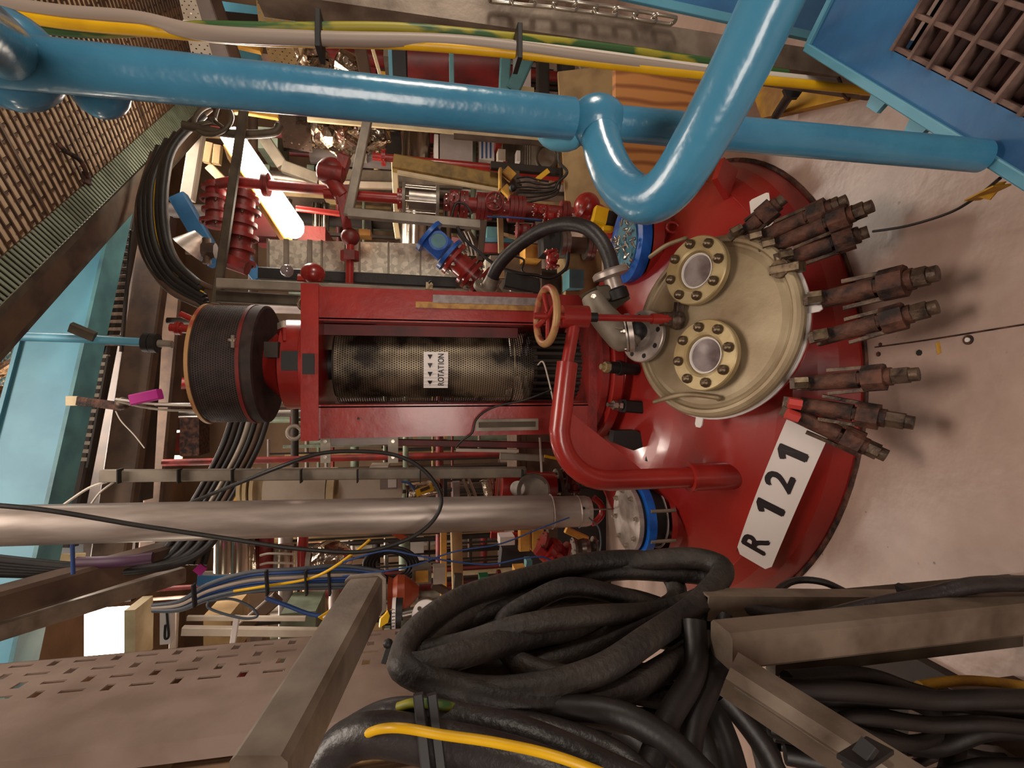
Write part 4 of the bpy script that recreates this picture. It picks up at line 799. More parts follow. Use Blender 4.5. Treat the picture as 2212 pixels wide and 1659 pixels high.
# blue I-beam
a = PZ(240, 470, 3.32); b = PZ(100, 1092, 3.32); d = (b - a).normalized(); pn = V((d.y, -d.x, 0)); pn = pn if pn.y < 0 else -pn
bb = thing('blue_ceiling_beam', 'big pale blue steel beam crossing above the vessel', 'beam', a - d * 2.2)
A = a - d * 2.6; B = b + d * 1.6
obj('web_plate', MB().prism([A, B, B + V((0, 0, .30)), A + V((0, 0, .30))], pn * -.02), 'blue_beam', bb)
obj('bottom_flange', MB().prism([A + pn * .02, B + pn * .02, B - pn * .16, A - pn * .16], V((0, 0, -.02))), 'teal', bb)
obj('top_flange', MB().prism([A + pn * .02 + V((0, 0, .30)), B + pn * .02 + V((0, 0, .30)), B - pn * .16 + V((0, 0, .30)), A - pn * .16 + V((0, 0, .30))], V((0, 0, .02))), 'blue_beam', bb)
# foil clad duct behind the beam
def foil(label, pts, r, name='foil_wrapped_pipe', j=.10, n=18):
    mb = MB(); P_ = smooth(pts, 6); mb.tube(P_, lambda t_: r * (1 + .10 * sin(t_ * 37)), n, k=0); mb.v = [p + V([random.uniform(-1, 1) * r * j for _ in range(3)]) for p in mb.v]; mb.sm = [False] * len(mb.sm)
    return one(name, label, 'insulated pipe', mb, 'foil')
foil('crinkled foil clad duct behind the big blue beam', [P(-60, 940, 4.4), P(-30, 860, 4.4), P(10, 760, 4.4), P(50, 660, 4.5), P(90, 560, 4.6)], .26, j=.09)
# thin blue pipe with flange above the drum
t = pipe('thin pale blue pipe with a black bolted flange dropping in front of the blue beam', [P(-60, 724, 2.9), P(170, 731, 2.9), P(330, 741, 2.9)], .022, 'blue_beam', (.99,), name='blue_drop_pipe', fr=2.3, th=.03, nb=4, m2='black', cat='pipe')
one('pipe_stub', 'short grey pipe below the black flange over the drum', 'pipe', MB().cyl(P(342, 742, 2.9), P(372, 744, 2.9), .02, 14), 'galv')
one('beam_clip', 'dark diagonal clip on the thin blue pipe at the beam edge', 'clip', MB().bar(P(152, 706, 2.85), P(205, 728, 2.87), .05, .03), 'strut_dark')
# dark ladders and joists between beam and drum
def joist(label, x0, y0, x1, y1, Y0, Y1, w_, h_, m='brown_dark', name='joist', cat='beam', group=None):
    return one(name, label, cat, MB().bar(P(x0, y0, Y0), P(x1, y1, Y1), w_, h_, (0, 0, 1)), m, group)
joist('dark brown joist just below the big blue beam', 300, 380, 140, 1180, 4.2, 3.8, .12, .10)
joist('second dark brown joist between the blue beam and the drum', 345, 470, 240, 1200, 4.4, 4.0, .22, .10, 'brown')
joist('third dark brown joist, next to the magenta tag', 330, 560, 300, 1080, 4.8, 4.6, .12, .22)
joist('grey brown joist seen right above the drum top', 385, 600, 330, 1180, 5.4, 5.2, .16, .2, 'brown')
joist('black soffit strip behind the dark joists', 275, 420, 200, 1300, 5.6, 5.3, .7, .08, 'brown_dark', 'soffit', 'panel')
def grating_strip(label, x0, y0, x1, y1, Y0, Y1, wpx, n, m, name='grating_strip'):
    a = P(x0, y0, Y0); b = P(x1, y1, Y1); u = (b - a) / n; t = thing(name, label, 'grating', a); hgt = mp(x0, Y0) * wpx
    for i in range(n): obj('bar', MB().bar(a + u * i, a + u * i + V((0, .04, hgt)), u.length * .45, .02), m, t, a + u * i)
    obj('side_rail', MB().bar(a, b, .015, .03).bar(a + V((0, .04, hgt)), b + V((0, .04, hgt)), .015, .03), 'brown_dark', t)
    return t
grating_strip('row of glinting slats between the dark joists, nearest the walkway beam', 285, 500, 262, 760, 3.9, 3.9, 45, 16, 'rust_bar')
grating_strip('row of glinting slats between the dark joists, beyond the thin blue pipe', 235, 770, 190, 1010, 3.8, 3.7, 40, 14, 'galv')
grating_strip('diamond pattern slats behind the black cable arc', 345, 560, 330, 660, 4.6, 4.6, 40, 12, 'rust_bar')
# magenta tag and wires above the drum
one('magenta_tag', 'bright magenta sleeve hanging beside the mesh drum', 'tag', MB().bar(P(286, 864, 2.9), P(346, 851, 2.9), .055, .06), 'magenta')
cable('pale wires running from the magenta sleeve behind the drum', [P(250, 862, 2.9), P(330, 872, 2.9), P(420, 876, 2.9), P(520, 880, 3.0)], .006, 'cable_white')
cable('second pale wire below the magenta sleeve', [P(255, 868, 2.92), P(340, 884, 2.92), P(430, 888, 2.92)], .006, 'galv')
t = thing('drop_bracket', 'pale blue painted tab with rusty strap under the big blue beam', 'bracket', P(160, 865, 2.95)); obj('tab', MB().bar(P(143, 866, 2.95), P(168, 866, 2.95), .05, .01), 'cream', t); obj('strap', MB().bar(P(166, 866, 2.95), P(265, 878, 2.95), .045, .012), 'rust', t); obj('knob', MB().sphere(P(265, 872, 2.95), .035, 12), 'rust_bar', t)
cable('thin string hanging from the rusty strap', [P(250, 888, 2.95), P(262, 910, 2.95), P(290, 940, 2.95), P(312, 968, 2.95)], .003, 'cable_white')
# bright windows seen past the joists
def lampbox(label, x0, y0, x1, y1, Y, m='lamp_soft', name='lit_panel'):
    a, b = slab(x0, y0, x1, y1, Y, .04); t = thing(name, label, 'lamp', (a[0], Y, b[2])); obj('diffuser', MB().box(a, b), m, t); obj('frame', MB().box((a[0] - .02, Y + .041, a[2] + .02), (b[0] + .02, Y + .06, b[2] - .02)), 'cream', t); return t
lampbox('bright white lamp glimpsed between joists left of the drum, upper one', 355, 830, 372, 866, 7.5)
lampbox('bright white lamp glimpsed between joists, beside the maroon strip', 362, 930, 385, 975, 7.5)
lampbox('bright white lamp glimpsed between joists, lowest one', 345, 985, 388, 996, 7.5)
sbox('maroon_sheet', 'maroon strip between the white lamps left of the drum', 'panel', 378, 935, 392, 975, 7.4, .1, 'red_dark')
sbox('copper_drum', 'shiny brown drum behind the white lamps left of the drum guard', 'drum', 388, 900, 430, 985, 6.5, .3, 'rust')
# red bits above the drum
pipe('short red pipe stub sticking up beside the mesh drum', [P(368, 708, 2.75), P(420, 712, 2.75)], .022, 'red', (.35,), fr=1.5)
pipe('small slanted red pipe near the drum rim', [P(390, 678, 2.8), P(425, 694, 2.8)], .016, 'red')
# fat cable bundles crossing behind the drum
for k in range(7):
    o_ = k * 13
    cable('%s cable of the bundle crossing behind the drum and the grey trunking' % ('black', 'brown', 'second black', 'grey', 'third black', 'dark brown', 'outer black')[k], [P(585 - o_, 880, 3.2), P(560 - o_, 960, 3.2), P(520 - o_, 1040, 3.15), P(470 - o_, 1130, 3.1), P(440 - o_, 1220, 3.0)], .016, ('rubber', 'brown', 'rubber', 'galv', 'rubber', 'brown_dark', 'rubber')[k])
# black cable arcs in the tray by the lamp
at = thing('cable_arc_tray', 'curved brown cable tray carrying black cables beside the walkway beam', 'cable tray', P(470, 640, 3.2))
rails = [[(455, 235, 3.7), (385, 300, 3.6), (362, 380, 3.5), (358, 470, 3.4), (375, 550, 3.3), (430, 610, 3.2), (520, 640, 3.2)], [(330, 330, 3.6), (300, 430, 3.5), (300, 500, 3.4), (320, 570, 3.3), (370, 630, 3.2), (450, 668, 3.2)]]
for r_ in rails: obj('tray_rail', MB().tube([P(*q) for q in r_], .018, 6), 'brown', at, P(*r_[0]))
for k in range(6):
    f_ = .12 + k * .15; pts = [P(a_[0] * (1 - f_) + b_[0] * f_, a_[1] * (1 - f_) + b_[1] * f_, 3.35 - .03 * i) for i, (a_, b_) in enumerate(zip(rails[0][:6], rails[1]))]
    cable(('yellow cable lying in the curved tray', 'black cable lying in the curved tray, next to the outer rail', 'black cable lying in the curved tray beside the yellow one', 'black cable in the middle of the curved tray', 'thick black cable in the curved tray', 'innermost black cable in the curved tray')[(k + 3) % 6 if k != 2 else 0] if False else ['black cable lying next to the inner rail of the curved tray', 'second black cable from the inner rail of the curved tray', 'yellow cable lying in the curved tray of black cables', 'black cable beside the yellow one in the curved tray', 'thick black cable in the curved tray', 'outermost black cable in the curved tray'][k], pts, .012 if k == 2 else .026, 'yellow' if k == 2 else 'rubber')
# ================================================================== LEFT SIDE (photo bottom): lamps, beams, bundles
t = lampbox('dazzling square ceiling lamp beside the slotted cable tray', 182, 1318, 272, 1440, 3.4, 'lamp', 'ceiling_lamp')
t = lampbox('dazzling ceiling lamp cut off at the photo edge past the slotted tray', 130, 1634, 250, 1720, 2.3, 'lamp', 'ceiling_lamp')
sbox('lamp_side_box', 'cream box framing the dazzling ceiling lamp', 'box', 268, 1318, 292, 1440, 3.3, .2, 'cream')
joist('wide brown beam running past the dazzling ceiling lamp', 420, 1180, -60, 1320, 3.0, 2.3, .13, .12, 'brown', 'brown_beam')
joist('tan under side of the brown beam by the dazzling lamp', 390, 1240, -40, 1370, 3.05, 2.4, .10, .08, 'galv_near', 'brown_beam')
for k in range(5):
    cable('%s black cable bunched below the steel pipe near the purple wrap' % ('first', 'second', 'third', 'fourth', 'fifth')[k], [P(480 - k * 22, 1130, 2.9), P(450 - k * 22, 1180, 2.85), P(390 - k * 18, 1215 + k, 2.8), P(300 - k * 10, 1232 - k * 2, 2.7), P(150, 1240 - k * 4, 2.6), P(-60, 1235 - k * 8, 2.5)], .022, 'rubber')
cable('purple wrapped cable bunch under the steel pipe', [P(330, 1205, 2.62), P(270, 1212, 2.6), P(210, 1215, 2.6), P(165, 1216, 2.6)], .028, 'purple')
cable('thin blue hose hanging down to the purple wrap', [P(156, 1160, 2.4), P(158, 1240, 2.4)], .008, 'cable_blue')
one('magenta_flag', 'small bright magenta flag by the shiny steel cylinders', 'tag', MB().bar(P(425, 1238, 3.0), P(440, 1222, 3.0), .05, .01), 'magenta')
joist('pale green beam under the steel pipe at the photo left', 160, 1205, -40, 1215, 4.0, 3.6, .25, .06, 'cream', 'pale_beam')
joist('blue beam end under the steel pipe at the photo left', 90, 1170, -60, 1180, 4.4, 4.2, .3, .25, 'blue_beam', 'blue_girder')
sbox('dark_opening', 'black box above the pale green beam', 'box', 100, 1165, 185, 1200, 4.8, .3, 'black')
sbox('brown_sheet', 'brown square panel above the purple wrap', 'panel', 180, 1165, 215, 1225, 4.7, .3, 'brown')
# blue cable bundle
nm_ = ['slate', 'blue', 'dark blue', 'grey', 'lower blue', 'bright blue', 'thin slate', 'outer slate']
for k in range(8):
    o_ = k * 6 - 16; z_ = .012 * (k % 3)
    cable('%s cable of the bundle tied below the wide steel pipe' % nm_[k], [P(330, 1312 + o_ * .3, 2.5 + z_), P(390, 1305 + o_ * .5, 2.45 + z_), P(450, 1275 + o_ * .8, 2.4 + z_), P(540, 1252 + o_, 2.35 + z_), P(640, 1245 + o_, 2.3 + z_), P(740, 1240 + o_ * 1.1, 2.3 + z_), P(830, 1244 + o_ * .6, 2.3 + z_)], .0085, ('cable_slate', 'cable_blue', 'cable_slate', 'cable_grey', 'cable_blue', 'cable_blue', 'cable_slate', 'cable_slate')[k])
cable('yellow wire running along the tied blue cable bundle', [P(505, 1277, 2.26), P(580, 1265, 2.24), P(660, 1252, 2.22), P(710, 1232, 2.2), P(770, 1190, 2.2), P(800, 1165, 2.2)], .006, 'yellow')
for k, px in enumerate((418, 575, 660, 710)):
    one('cable_tie', 'black tie round the blue cable bundle, %s' % ('by the brown beam', 'under the shiny cylinders', 'under the red pipes', 'nearest the stubby bracket')[k], 'cable tie', MB().bar(P(px, 1232 + (30 if k == 0 else 0), 2.22), P(px + 3, 1285 + (25 if k == 0 else 0), 2.22), .008, .03), 'black')
cable('bright blue wire loop hanging under the cable bundle', [P(575, 1292, 2.4), P(620, 1308, 2.4), P(665, 1325, 2.4), P(700, 1330, 2.4), P(730, 1322, 2.4)], .010, 'cable_blue')
cable('grey teardrop wire loop hanging by the white frame', [P(452, 1298, 2.4), P(500, 1294, 2.4), P(540, 1310, 2.4), P(556, 1330, 2.4), P(530, 1336, 2.4), P(480, 1325, 2.4), P(450, 1312, 2.4), P(452, 1298, 2.4)], .006, 'cable_slate')
one('yellow_tag', 'long yellow framed cable tag hanging by the stubby bracket', 'tag', MB().bar(P(693, 1337, 2.35), P(750, 1300, 2.3), .035, .004), 'yellow')
one('tag_paper', 'white insert strip on the long yellow cable tag', 'tag', MB().bar(P(700, 1335, 2.34), P(742, 1308, 2.29), .014, .006), 'label_white')
cable('wavy thin blue cord crossing the clutter below the steel pipe', [P(740, 1215, 2.1), P(830, 1190, 2.1), P(900, 1200, 2.1), P(980, 1213, 2.1), P(1060, 1219, 2.1), P(1130, 1206, 2.1), P(1175, 1204, 2.1), P(1205, 1222, 2.1)], .004, 'cable_blue')
cable('second wavy blue cord, rising to the steel pipe end', [P(740, 1245, 2.12), P(880, 1225, 2.12), P(980, 1192, 2.12), P(1080, 1175, 2.12), P(1170, 1140, 2.12), P(1230, 1118, 2.12)], .0035, 'cable_blue')
cable('thin grey cord dropping from the steel pipe to the hose coil', [P(1272, 1118, 2.1), P(1293, 1140, 2.1), P(1298, 1170, 2.1), P(1296, 1190, 2.1)], .0035, 'cable_slate')
for k in range(4):
    pts = [P(845 + 58 * cos(a) * (1 - .12 * k), 1220 + 38 * sin(a) * (1 - .1 * k), 2.5 + .02 * k) for a in [2 * pi * i / 10 for i in range(10)]]
    one('coiled_lead', 'black lead coiled below the steel pipe, turn %s' % ('outside', 'next to the outside', 'next to the inside', 'inside')[k], 'cable', MB().tube(pts, .009, 8, closed=True), 'rubber')
# ================================================================== BACKGROUND, RIGHT HALF (photo top)
# fluorescent luminaire and neighbours
a = P(498, 290, 4.1); b = P(632, 492, 3.5)
t = thing('fluorescent_lamp', 'dazzling slanted fluorescent ceiling lamp above the blue and red sight glass', 'lamp', b)
d = (b - a).normalized()
obj('diffuser', MB().bar(a, b, .15, .10, (0, 0, 1), .3).sphere(b, .072, 14), 'lamp', t, b); obj('housing', MB().bar(a + V((-.11, .05, .03)), b + V((-.10, .05, .03)), .05, .12, (0, 0, 1)), 'yellow_wood', t)
l_ = area('fluorescent_light', (a + b) / 2 - V((0, .15, .12)), (0.4, 2.2, 0.8), 1.0, .16, 26, (1, .9, .78)); l_.parent = None
def box3(name, label, cat, x0, y0, x1, y1, Y, w_, h_, m, group=None, Y2=None): return one(name, label, cat, MB().bar(P(x0, y0, Y), P(x1, y1, Y2 or Y), w_, h_), m, group)
def wpx(px, Y, w_): return mp(px, Y) * w_
B3 = [
 ('cream_beam', 'cream painted steel upright beside the fluorescent lamp and walkway', 'beam', 428, 290, 405, 432, 4.6, 26, 'offwhite'),
 ('cream_beam', 'short cream beam end behind the fluorescent lamp', 'beam', 452, 360, 482, 390, 4.9, 18, 'cream'),
 ('cream_beam', 'pale beam between the two red valve stacks', 'beam', 500, 410, 515, 438, 4.9, 14, 'offwhite'),
 ('tan_profile', 'tan ribbed profile behind the fluorescent lamp, left one', 'profile', 455, 310, 447, 352, 4.8, 16, 'tan'),
 ('tan_profile', 'tan ribbed profile behind the fluorescent lamp, right one', 'profile', 472, 315, 468, 355, 4.8, 16, 'tan'),
 ('blue_brace', 'dark blue diagonal brace by the white round lamp', 'brace', 385, 425, 470, 570, 4.3, 34, 'blue_deep'),
 ('blue_brace', 'second blue brace, below the red valve stack', 'brace', 528, 560, 560, 602, 4.3, 26, 'blue_deep'),
 ('dark_beam', 'square dark steel bar crossing in front of the fluorescent lamp', 'bar', 530, 215, 466, 655, 3.0, 17, 'strut_dark'),
 ('grey_trunking', 'wide grey trunking running behind the red ball valve', 'trunking', 690, 378, 1000, 392, 4.4, 26, 'galv'),
 ('grey_trunking', 'second grey trunking below the red ball valve', 'trunking', 690, 398, 860, 402, 4.3, 14, 'offwhite'),
 ('grey_trunking', 'slanted grey trunking joining above the fluorescent lamp', 'trunking', 565, 290, 612, 360, 4.4, 24, 'galv'),
 ('grey_trunking', 'slanted pale trunking edge beside the fluorescent lamp', 'trunking', 612, 360, 690, 388, 4.4, 24, 'galv'),
 ('bracket_bar', 'grey square bracket arm slanting across the red pipe line', 'bracket', 797, 245, 752, 465, 2.85, 19, 'galv'),
 ('bracket_rail', 'grey square bracket rail running to the blue sight glass', 'bracket', 752, 460, 1036, 486, 2.85, 20, 'galv'),
 ('bracket_post', 'brown grey post with wires by the red valves', 'post', 1045, 478, 1036, 560, 2.9, 14, 'brown'),
 ('cream_strip', 'long cream edge strip of the perforated tray behind the blue rail', 'strip', 664, 257, 1190, 302, 3.6, 11, 'cream'),
 ('brown_strip', 'brown lower lip of the perforated tray behind the blue rail', 'strip', 980, 292, 1300, 318, 3.6, 16, 'brown'),
 ('galv_channel', 'long galvanised channel behind the top of the red frame', 'channel', 470, 612, 1150, 642, 2.75, 20, 'galv'),
 ('galv_channel', 'second galvanised channel, coloured dark for shade, behind the fan drum', 'channel', 470, 640, 690, 652, 2.8, 24, 'strut_dark'),  # dark steel colour puts the shade into this channel
 ('dark_pipe_cover', 'black lagged pipe running under the galvanised duct', 'pipe', 560, 590, 985, 612, 3.2, 24, 'rubber'),
 ('dark_pipe_cover', 'black lagged pipe beyond the hose flange', 'pipe', 1090, 605, 1168, 622, 3.2, 34, 'rubber'),
 ('olive_channel', 'mustard stained steel channel slanting below the white cabinet', 'channel', 850, 352, 1080, 395, 3.3, 32, 'olive'),
 ('cream_strip', 'cream lower edge of the mustard stained channel', 'strip', 858, 372, 1078, 412, 3.28, 9, 'cream'),
 ('cream_post', 'cream post dropping from the mustard channel end', 'post', 852, 352, 858, 480, 3.7, 13, 'cream'),
 ('cream_post', 'short cream post beside the bright lamp reflection', 'post', 854, 478, 860, 515, 3.9, 12, 'cream'),
 ('brown_beam', 'brown beam passing under the corrugated drum', 'beam', 1060, 358, 1285, 380, 3.2, 16, 'brown_dark'),
 ('timber_post', 'slim tan timber post in front of the red and blue shelf', 'post', 1080, 470, 1084, 600, 3.1, 12, 'tan'),
 ('timber_batten', 'short tan timber batten by the red flanged valve', 'batten', 1085, 506, 1125, 516, 3.1, 8, 'tan'),
 ('timber_rail', 'tan timber frame rail below the tangle of tagged wires', 'frame', 1110, 440, 1240, 447, 3.4, 14, 'tan'),
 ('timber_rail', 'upright tan timber at the end of the tagged wires', 'frame', 1236, 375, 1228, 452, 3.4, 12, 'tan'),
 ('red_shelf', 'bright red shelf edge behind the black hose', 'shelf', 1040, 538, 1135, 540, 3.6, 22, 'red'),
 ('blue_shelf', 'pale blue strip above the bright red shelf edge', 'shelf', 1045, 519, 1125, 521, 3.6, 10, 'blue_beam'),
 ('red_shelf', 'red shelf end peeping left of the bracket post', 'shelf', 975, 520, 1000, 524, 3.6, 16, 'red'),
 ('teal_brace', 'teal upright gusset beyond the yellow cable', 'brace', 1092, 118, 1088, 205, 3.4, 22, 'teal'),
 ('teal_brace', 'teal slanted brace beside the teal upright gusset', 'brace', 1142, 120, 1105, 200, 3.4, 30, 'teal'),
 ('green_rod', 'thin grey green rod hanging between yellow cable and blue rail', 'rod', 975, 105, 976, 185, 3.2, 10, 'teal'),
 ('blue_rod', 'thin pale blue rod beside the black block and the dark red duct', 'rod', 842, 95, 845, 170, 3.2, 8, 'blue_beam'),
 ('yellow_rod', 'thin slanted cream rod between yellow cable and blue rail', 'rod', 800, 88, 822, 165, 3.2, 7, 'cream'),
 ('brown_post', 'brown steel member crossing above the foil lumps', 'beam', 762, 20, 790, 165, 3.6, 26, 'brown'),
 ('blue_beam_piece', 'pale blue beam glimpsed beside the perforated tray, upper right corner', 'beam', 470, 18, 640, 42, 4.6, 24, 'blue_beam'),
 ('brown_gap_beam', 'dark brown beam under the pale blue beam piece', 'beam', 480, 42, 560, 50, 4.5, 26, 'brown_dark'),
 ('blue_beam_piece', 'pale blue beam glimpsed between the wide cables and the blue rail', 'beam', 505, 110, 560, 135, 4.6, 26, 'blue_beam'),
 ('cream_beam', 'cream beam above the blue glimpse behind the rail', 'beam', 488, 90, 565, 108, 4.2, 16, 'yellow_wood'),
 ('grey_blue_beam', 'grey blue box beam beside the small grating panel', 'beam', 432, -10, 482, 135, 3.4, 34, 'greybox'),
 ('brown_gap_beam', 'brown beam beyond the grey blue box beam', 'beam', 462, -10, 512, 135, 3.5, 22, 'brown'),
 ('orange_beam', 'orange timber edge above the dark handwheel', 'beam', 530, 240, 602, 252, 3.9, 14, 'yellow_wood'),
 ('orange_block', 'small orange timber end near the dark handwheel', 'block', 508, 222, 514, 245, 3.9, 14, 'yellow_wood'),
 ('black_block', 'black block at the end of the dark red duct', 'block', 862, 110, 864, 172, 3.4, 34, 'black'),
 ('dark_column', 'dark column behind the lower blue rail', 'column', 1172, 120, 1172, 220, 3.5, 26, 'brown_dark'),
 ('dark_column', 'shiny dark column beside the orange board', 'column', 1222, 130, 1225, 225, 3.4, 34, 'rubber'),
 ('grey_rod', 'slanted grey rod leaning by the shiny dark column', 'rod', 1252, 135, 1275, 195, 3.2, 9, 'galv'),
]
for nm, lb, ct, x0, y0, x1, y1, Y, w_, m in B3:
    q = wpx((x0 + x1) / 2, Y, w_); box3(nm, lb, ct, x0, y0, x1, y1, Y, q, q * .8 if 'strip' not in nm else .02, m)
# box-like things
SB = [
 ('corner_cabinet', 'grey metal cabinet with a small latch beyond the perforated tray', 'cabinet', 950, 292, 1021, 346, 4.2, .3, 'greybox'),
 ('cabinet_top', 'white cabinet top with a dark arch above the grey cabinet', 'cabinet', 955, 281, 1015, 292, 4.3, .3, 'label_white'),
 ('white_shelf_frame', 'white shelving upright beside the grey metal cabinet', 'shelf', 938, 290, 947, 345, 4.2, .3, 'label_white'),
 ('striped_cloth_back', 'white towel hanging behind the blue striped cloth', 'cloth', 1035, 296, 1068, 345, 4.3, .1, 'label_white'),
 ('red_box', 'small bright red box beside the striped cloth', 'box', 1071, 300, 1086, 318, 4.2, .2, 'red'),
 ('dark_machine', 'dark machine block behind the small red box', 'machine', 1086, 310, 1130, 352, 4.1, .3, 'strut_dark'),
 ('white_bottle', 'white bottle on the dark machine block', 'bottle', 1116, 325, 1124, 348, 4.0, .08, 'label_white'),
 ('meter_box', 'pale meter box on the dark machine block', 'box', 1076, 322, 1092, 346, 4.0, .1, 'offwhite'),
 ('ribbed_sheet', 'grey ribbed panel behind the looped cable', 'panel', 1150, 308, 1200, 366, 4.2, .2, 'galv'),
 ('timber_block', 'tan timber block beside the tan board', 'block', 1205, 310, 1240, 370, 4.2, .3, 'tan'),
 ('yellow_box', 'bright yellow carton beside the black hose', 'box', 1135, 528, 1172, 558, 3.3, .2, 'yellow_wood'),
 ('grey_tank', 'grey galvanised tank behind the black hose arch', 'tank', 1060, 552, 1170, 604, 3.5, .4, 'galv'),
 ('teal_block', 'dark teal block standing beside the handwheel', 'block', 1230, 582, 1262, 622, 2.9, .15, 'teal'),
 ('gear_box', 'black valve gearbox inside the hose arch', 'gearbox', 1175, 500, 1222, 546, 2.9, .16, 'black'),
 ('timber_stand', 'tan timber stand behind the black hose end', 'stand', 1222, 540, 1300, 690, 3.0, .2, 'tan'),
 ('brown_block', 'brown block behind the coupling cover', 'block', 1170, 590, 1215, 660, 3.1, .2, 'brown'),
 ('dark_cabinet', 'dark cabinet behind the red pipe beside the shiny steel pipe', 'cabinet', 835, 285, 868, 345, 4.8, .3, 'brown_dark'),
 ('yellow_lamp_box', 'small yellow box by the foil behind the bracket arm', 'box', 828, 283, 842, 295, 4.0, .1, 'yellow_wood'),
 ('blue_crate', 'dark blue crate low behind the wires', 'crate', 1052, 490, 1085, 514, 4.0, .2, 'teal'),
 ('paper_box', 'pale yellow paper label box under the bracket foot', 'box', 775, 495, 800, 508, 3.2, .1, 'yellow_wood'),
 ('soffit_sheet', 'brown soffit panel behind the fluorescent lamp end', 'panel', 580, 425, 700, 512, 5.2, .1, 'brown'),
 ('pale_board', 'tan board wall behind the trunking', 'board', 560, 400, 740, 430, 5.4, .1, 'tan'),
]
for a_ in SB: sbox(*a_)
for k, xx in enumerate((1040, 1049, 1058)): sbox('cloth_stripe', ('left', 'middle', 'right')[k] + ' blue stripe on the hanging towel', 'cloth', xx, 297, xx + 4, 340, 4.28, .01, 'cable_blue')
# galvanised duct with seams and brackets
dt = thing('galvanised_duct', 'flat galvanised air duct with raised seams running above the blue sight glass', 'duct', P(985, 560, 3.4))
a, b = slab(576, 517, 986, 602, 3.4, .25)
pa = P(576, 517, 3.4); pb_ = P(576, 590, 3.4); pc = P(986, 602, 3.4); pd = P(986, 528, 3.4)
obj('duct_body', MB().prism([pa, pd, pc, pb_], V((0, .25, 0))), 'duct', dt)
for px in (580, 617, 665, 690, 740, 770, 833, 904):
    f_ = (px - 576) / 410; q0 = pa + (pd - pa) * f_; q1 = pb_ + (pc - pb_) * f_
    obj('duct_seam', MB().bar(q0 - V((0, .008, 0)), q1 - V((0, .008, 0)), .012 if px not in (617, 665) else .03, .03), 'galv', dt, q0)
sbox('duct_end', 'second galvanised duct piece beyond the red flanged sight glass', 'duct', 1050, 556, 1060, 605, 3.6, .2, 'duct')
# stainless tanks with lamp reflections
t = thing('stainless_pipe', 'shiny stainless pipe lying across behind the mustard channel', 'pipe', P(900, 420, 4.6)); obj('pipe_run', MB().cyl(P(898, 262, 4.6), P(892, 560, 4.6), .13, 28), 'stainless', t)
one('corrugated_drum', 'corrugated grey drum beside the ribbed panel', 'drum', (lambda m_: ([m_.cyl(P(1129 + 5 * k, 308, 4.2), P(1129 + 5 * k, 362, 4.2), .009, 8) for k in range(5)], m_)[1])(MB()), 'galv')
one('wall_ring', 'dark ring cable hanging on the ribbed panel', 'cable', MB().tube([P(1180 + 22 * cos(2 * pi * i / 12), 340 + 26 * sin(2 * pi * i / 12), 4.0) for i in range(12)], .016, 8, closed=True), 'strut_dark')
for k, (x0, y0, x1, y1, Y) in enumerate(((684, 440, 683, 500, 5.0), (703, 440, 702, 500, 5.0), (622, 430, 610, 510, 5.1))):
    one('clear_lamp_tube', 'glass lamp cylinder beside the fluorescent lamp, %s' % ('the one near the red ball', 'the one nearest the grey bracket', 'long slim pale one')[k], 'cylinder', MB().cyl(P(x0, y0, Y), P(x1, y1, Y), .04, 14), 'stainless')
# perforated trays
def ptray(label, quad, Y, nu, nv, m, fr=(.3, .7, .35, .65)):
    q0, q1, q2, q3 = [P(x, y, Y + dy) for x, y, dy in quad]; mb = MB()
    for i in range(nu):
        for j in range(nv):
            q = lambda a, b: (q0 * (1 - (i + a) / nu) + q1 * ((i + a) / nu)) * (1 - (j + b) / nv) + (q3 * (1 - (i + a) / nu) + q2 * ((i + a) / nu)) * ((j + b) / nv)
            o_ = [q(0, 0), q(1, 0), q(1, 1), q(0, 1)]
            if (i + j) % 2: mb.add(o_, [(0, 1, 2, 3)]); continue
            n_ = [q(fr[0], fr[2]), q(fr[1], fr[2]), q(fr[1], fr[3]), q(fr[0], fr[3])]; mb.add(o_ + n_, [(k, (k + 1) % 4, 4 + (k + 1) % 4, 4 + k) for k in range(4)])
    return one('perforated_tray', label, 'cable tray', mb, m)
ptray('brown perforated cable tray hanging behind the blue rail beside the foil lumps', [(553, -10, 0), (640, 10, 0), (735, 330, .1), (600, 235, .1)], 3.7, 9, 26, 'brown') if False else None
ptray('brown perforated tray above the yellow cable, near the photo corner', [(553, 0, 0), (628, 22, 0), (638, 66, 0), (560, 62, 0)], 3.7, 8, 6, 'tan')
ptray('brown perforated tray between the white cable and the blue rail', [(570, 88, 0), (632, 96, 0), (646, 152, 0), (585, 140, 0)], 3.7, 8, 7, 'tan')
ptray('grey brown perforated tray hanging just below the blue rail', [(600, 232, 0), (668, 242, 0), (675, 330, 0), (612, 318, 0)], 3.7, 8, 10, 'brown')
ptray('long black perforated tray hugging the lower edge of the blue rail', [(640, 232, 0), (1190, 280, 0), (1190, 302, 0), (640, 258, 0)], 3.65, 60, 3, 'brown_dark')
ptray('small light grating panel beside the grey blue beam', [(385, -10, 0), (420, -10, 0), (462, 130, 0), (415, 125, 0)], 3.0, 5, 16, 'offwhite')
# foil lumps
for lb, pts, r in (('crinkled foil lump above the blue rail, larger one', [P(648, 88, 3.8), P(672, 118, 3.8), P(690, 145, 3.8)], .10), ('crinkled foil lump above the blue rail, beside the brown member', [P(735, 130, 4.0), P(775, 150, 4.0)], .10),
    ('crinkled foil wrapped valve below the blue rail', [P(690, 280, 3.9), P(735, 300, 3.9), P(775, 290, 3.9)], .12), ('crumpled foil sheet behind the grey bracket arm', [P(800, 275, 3.9), P(815, 315, 3.9)], .10)): foil(lb, pts, r, j=.22, n=12)
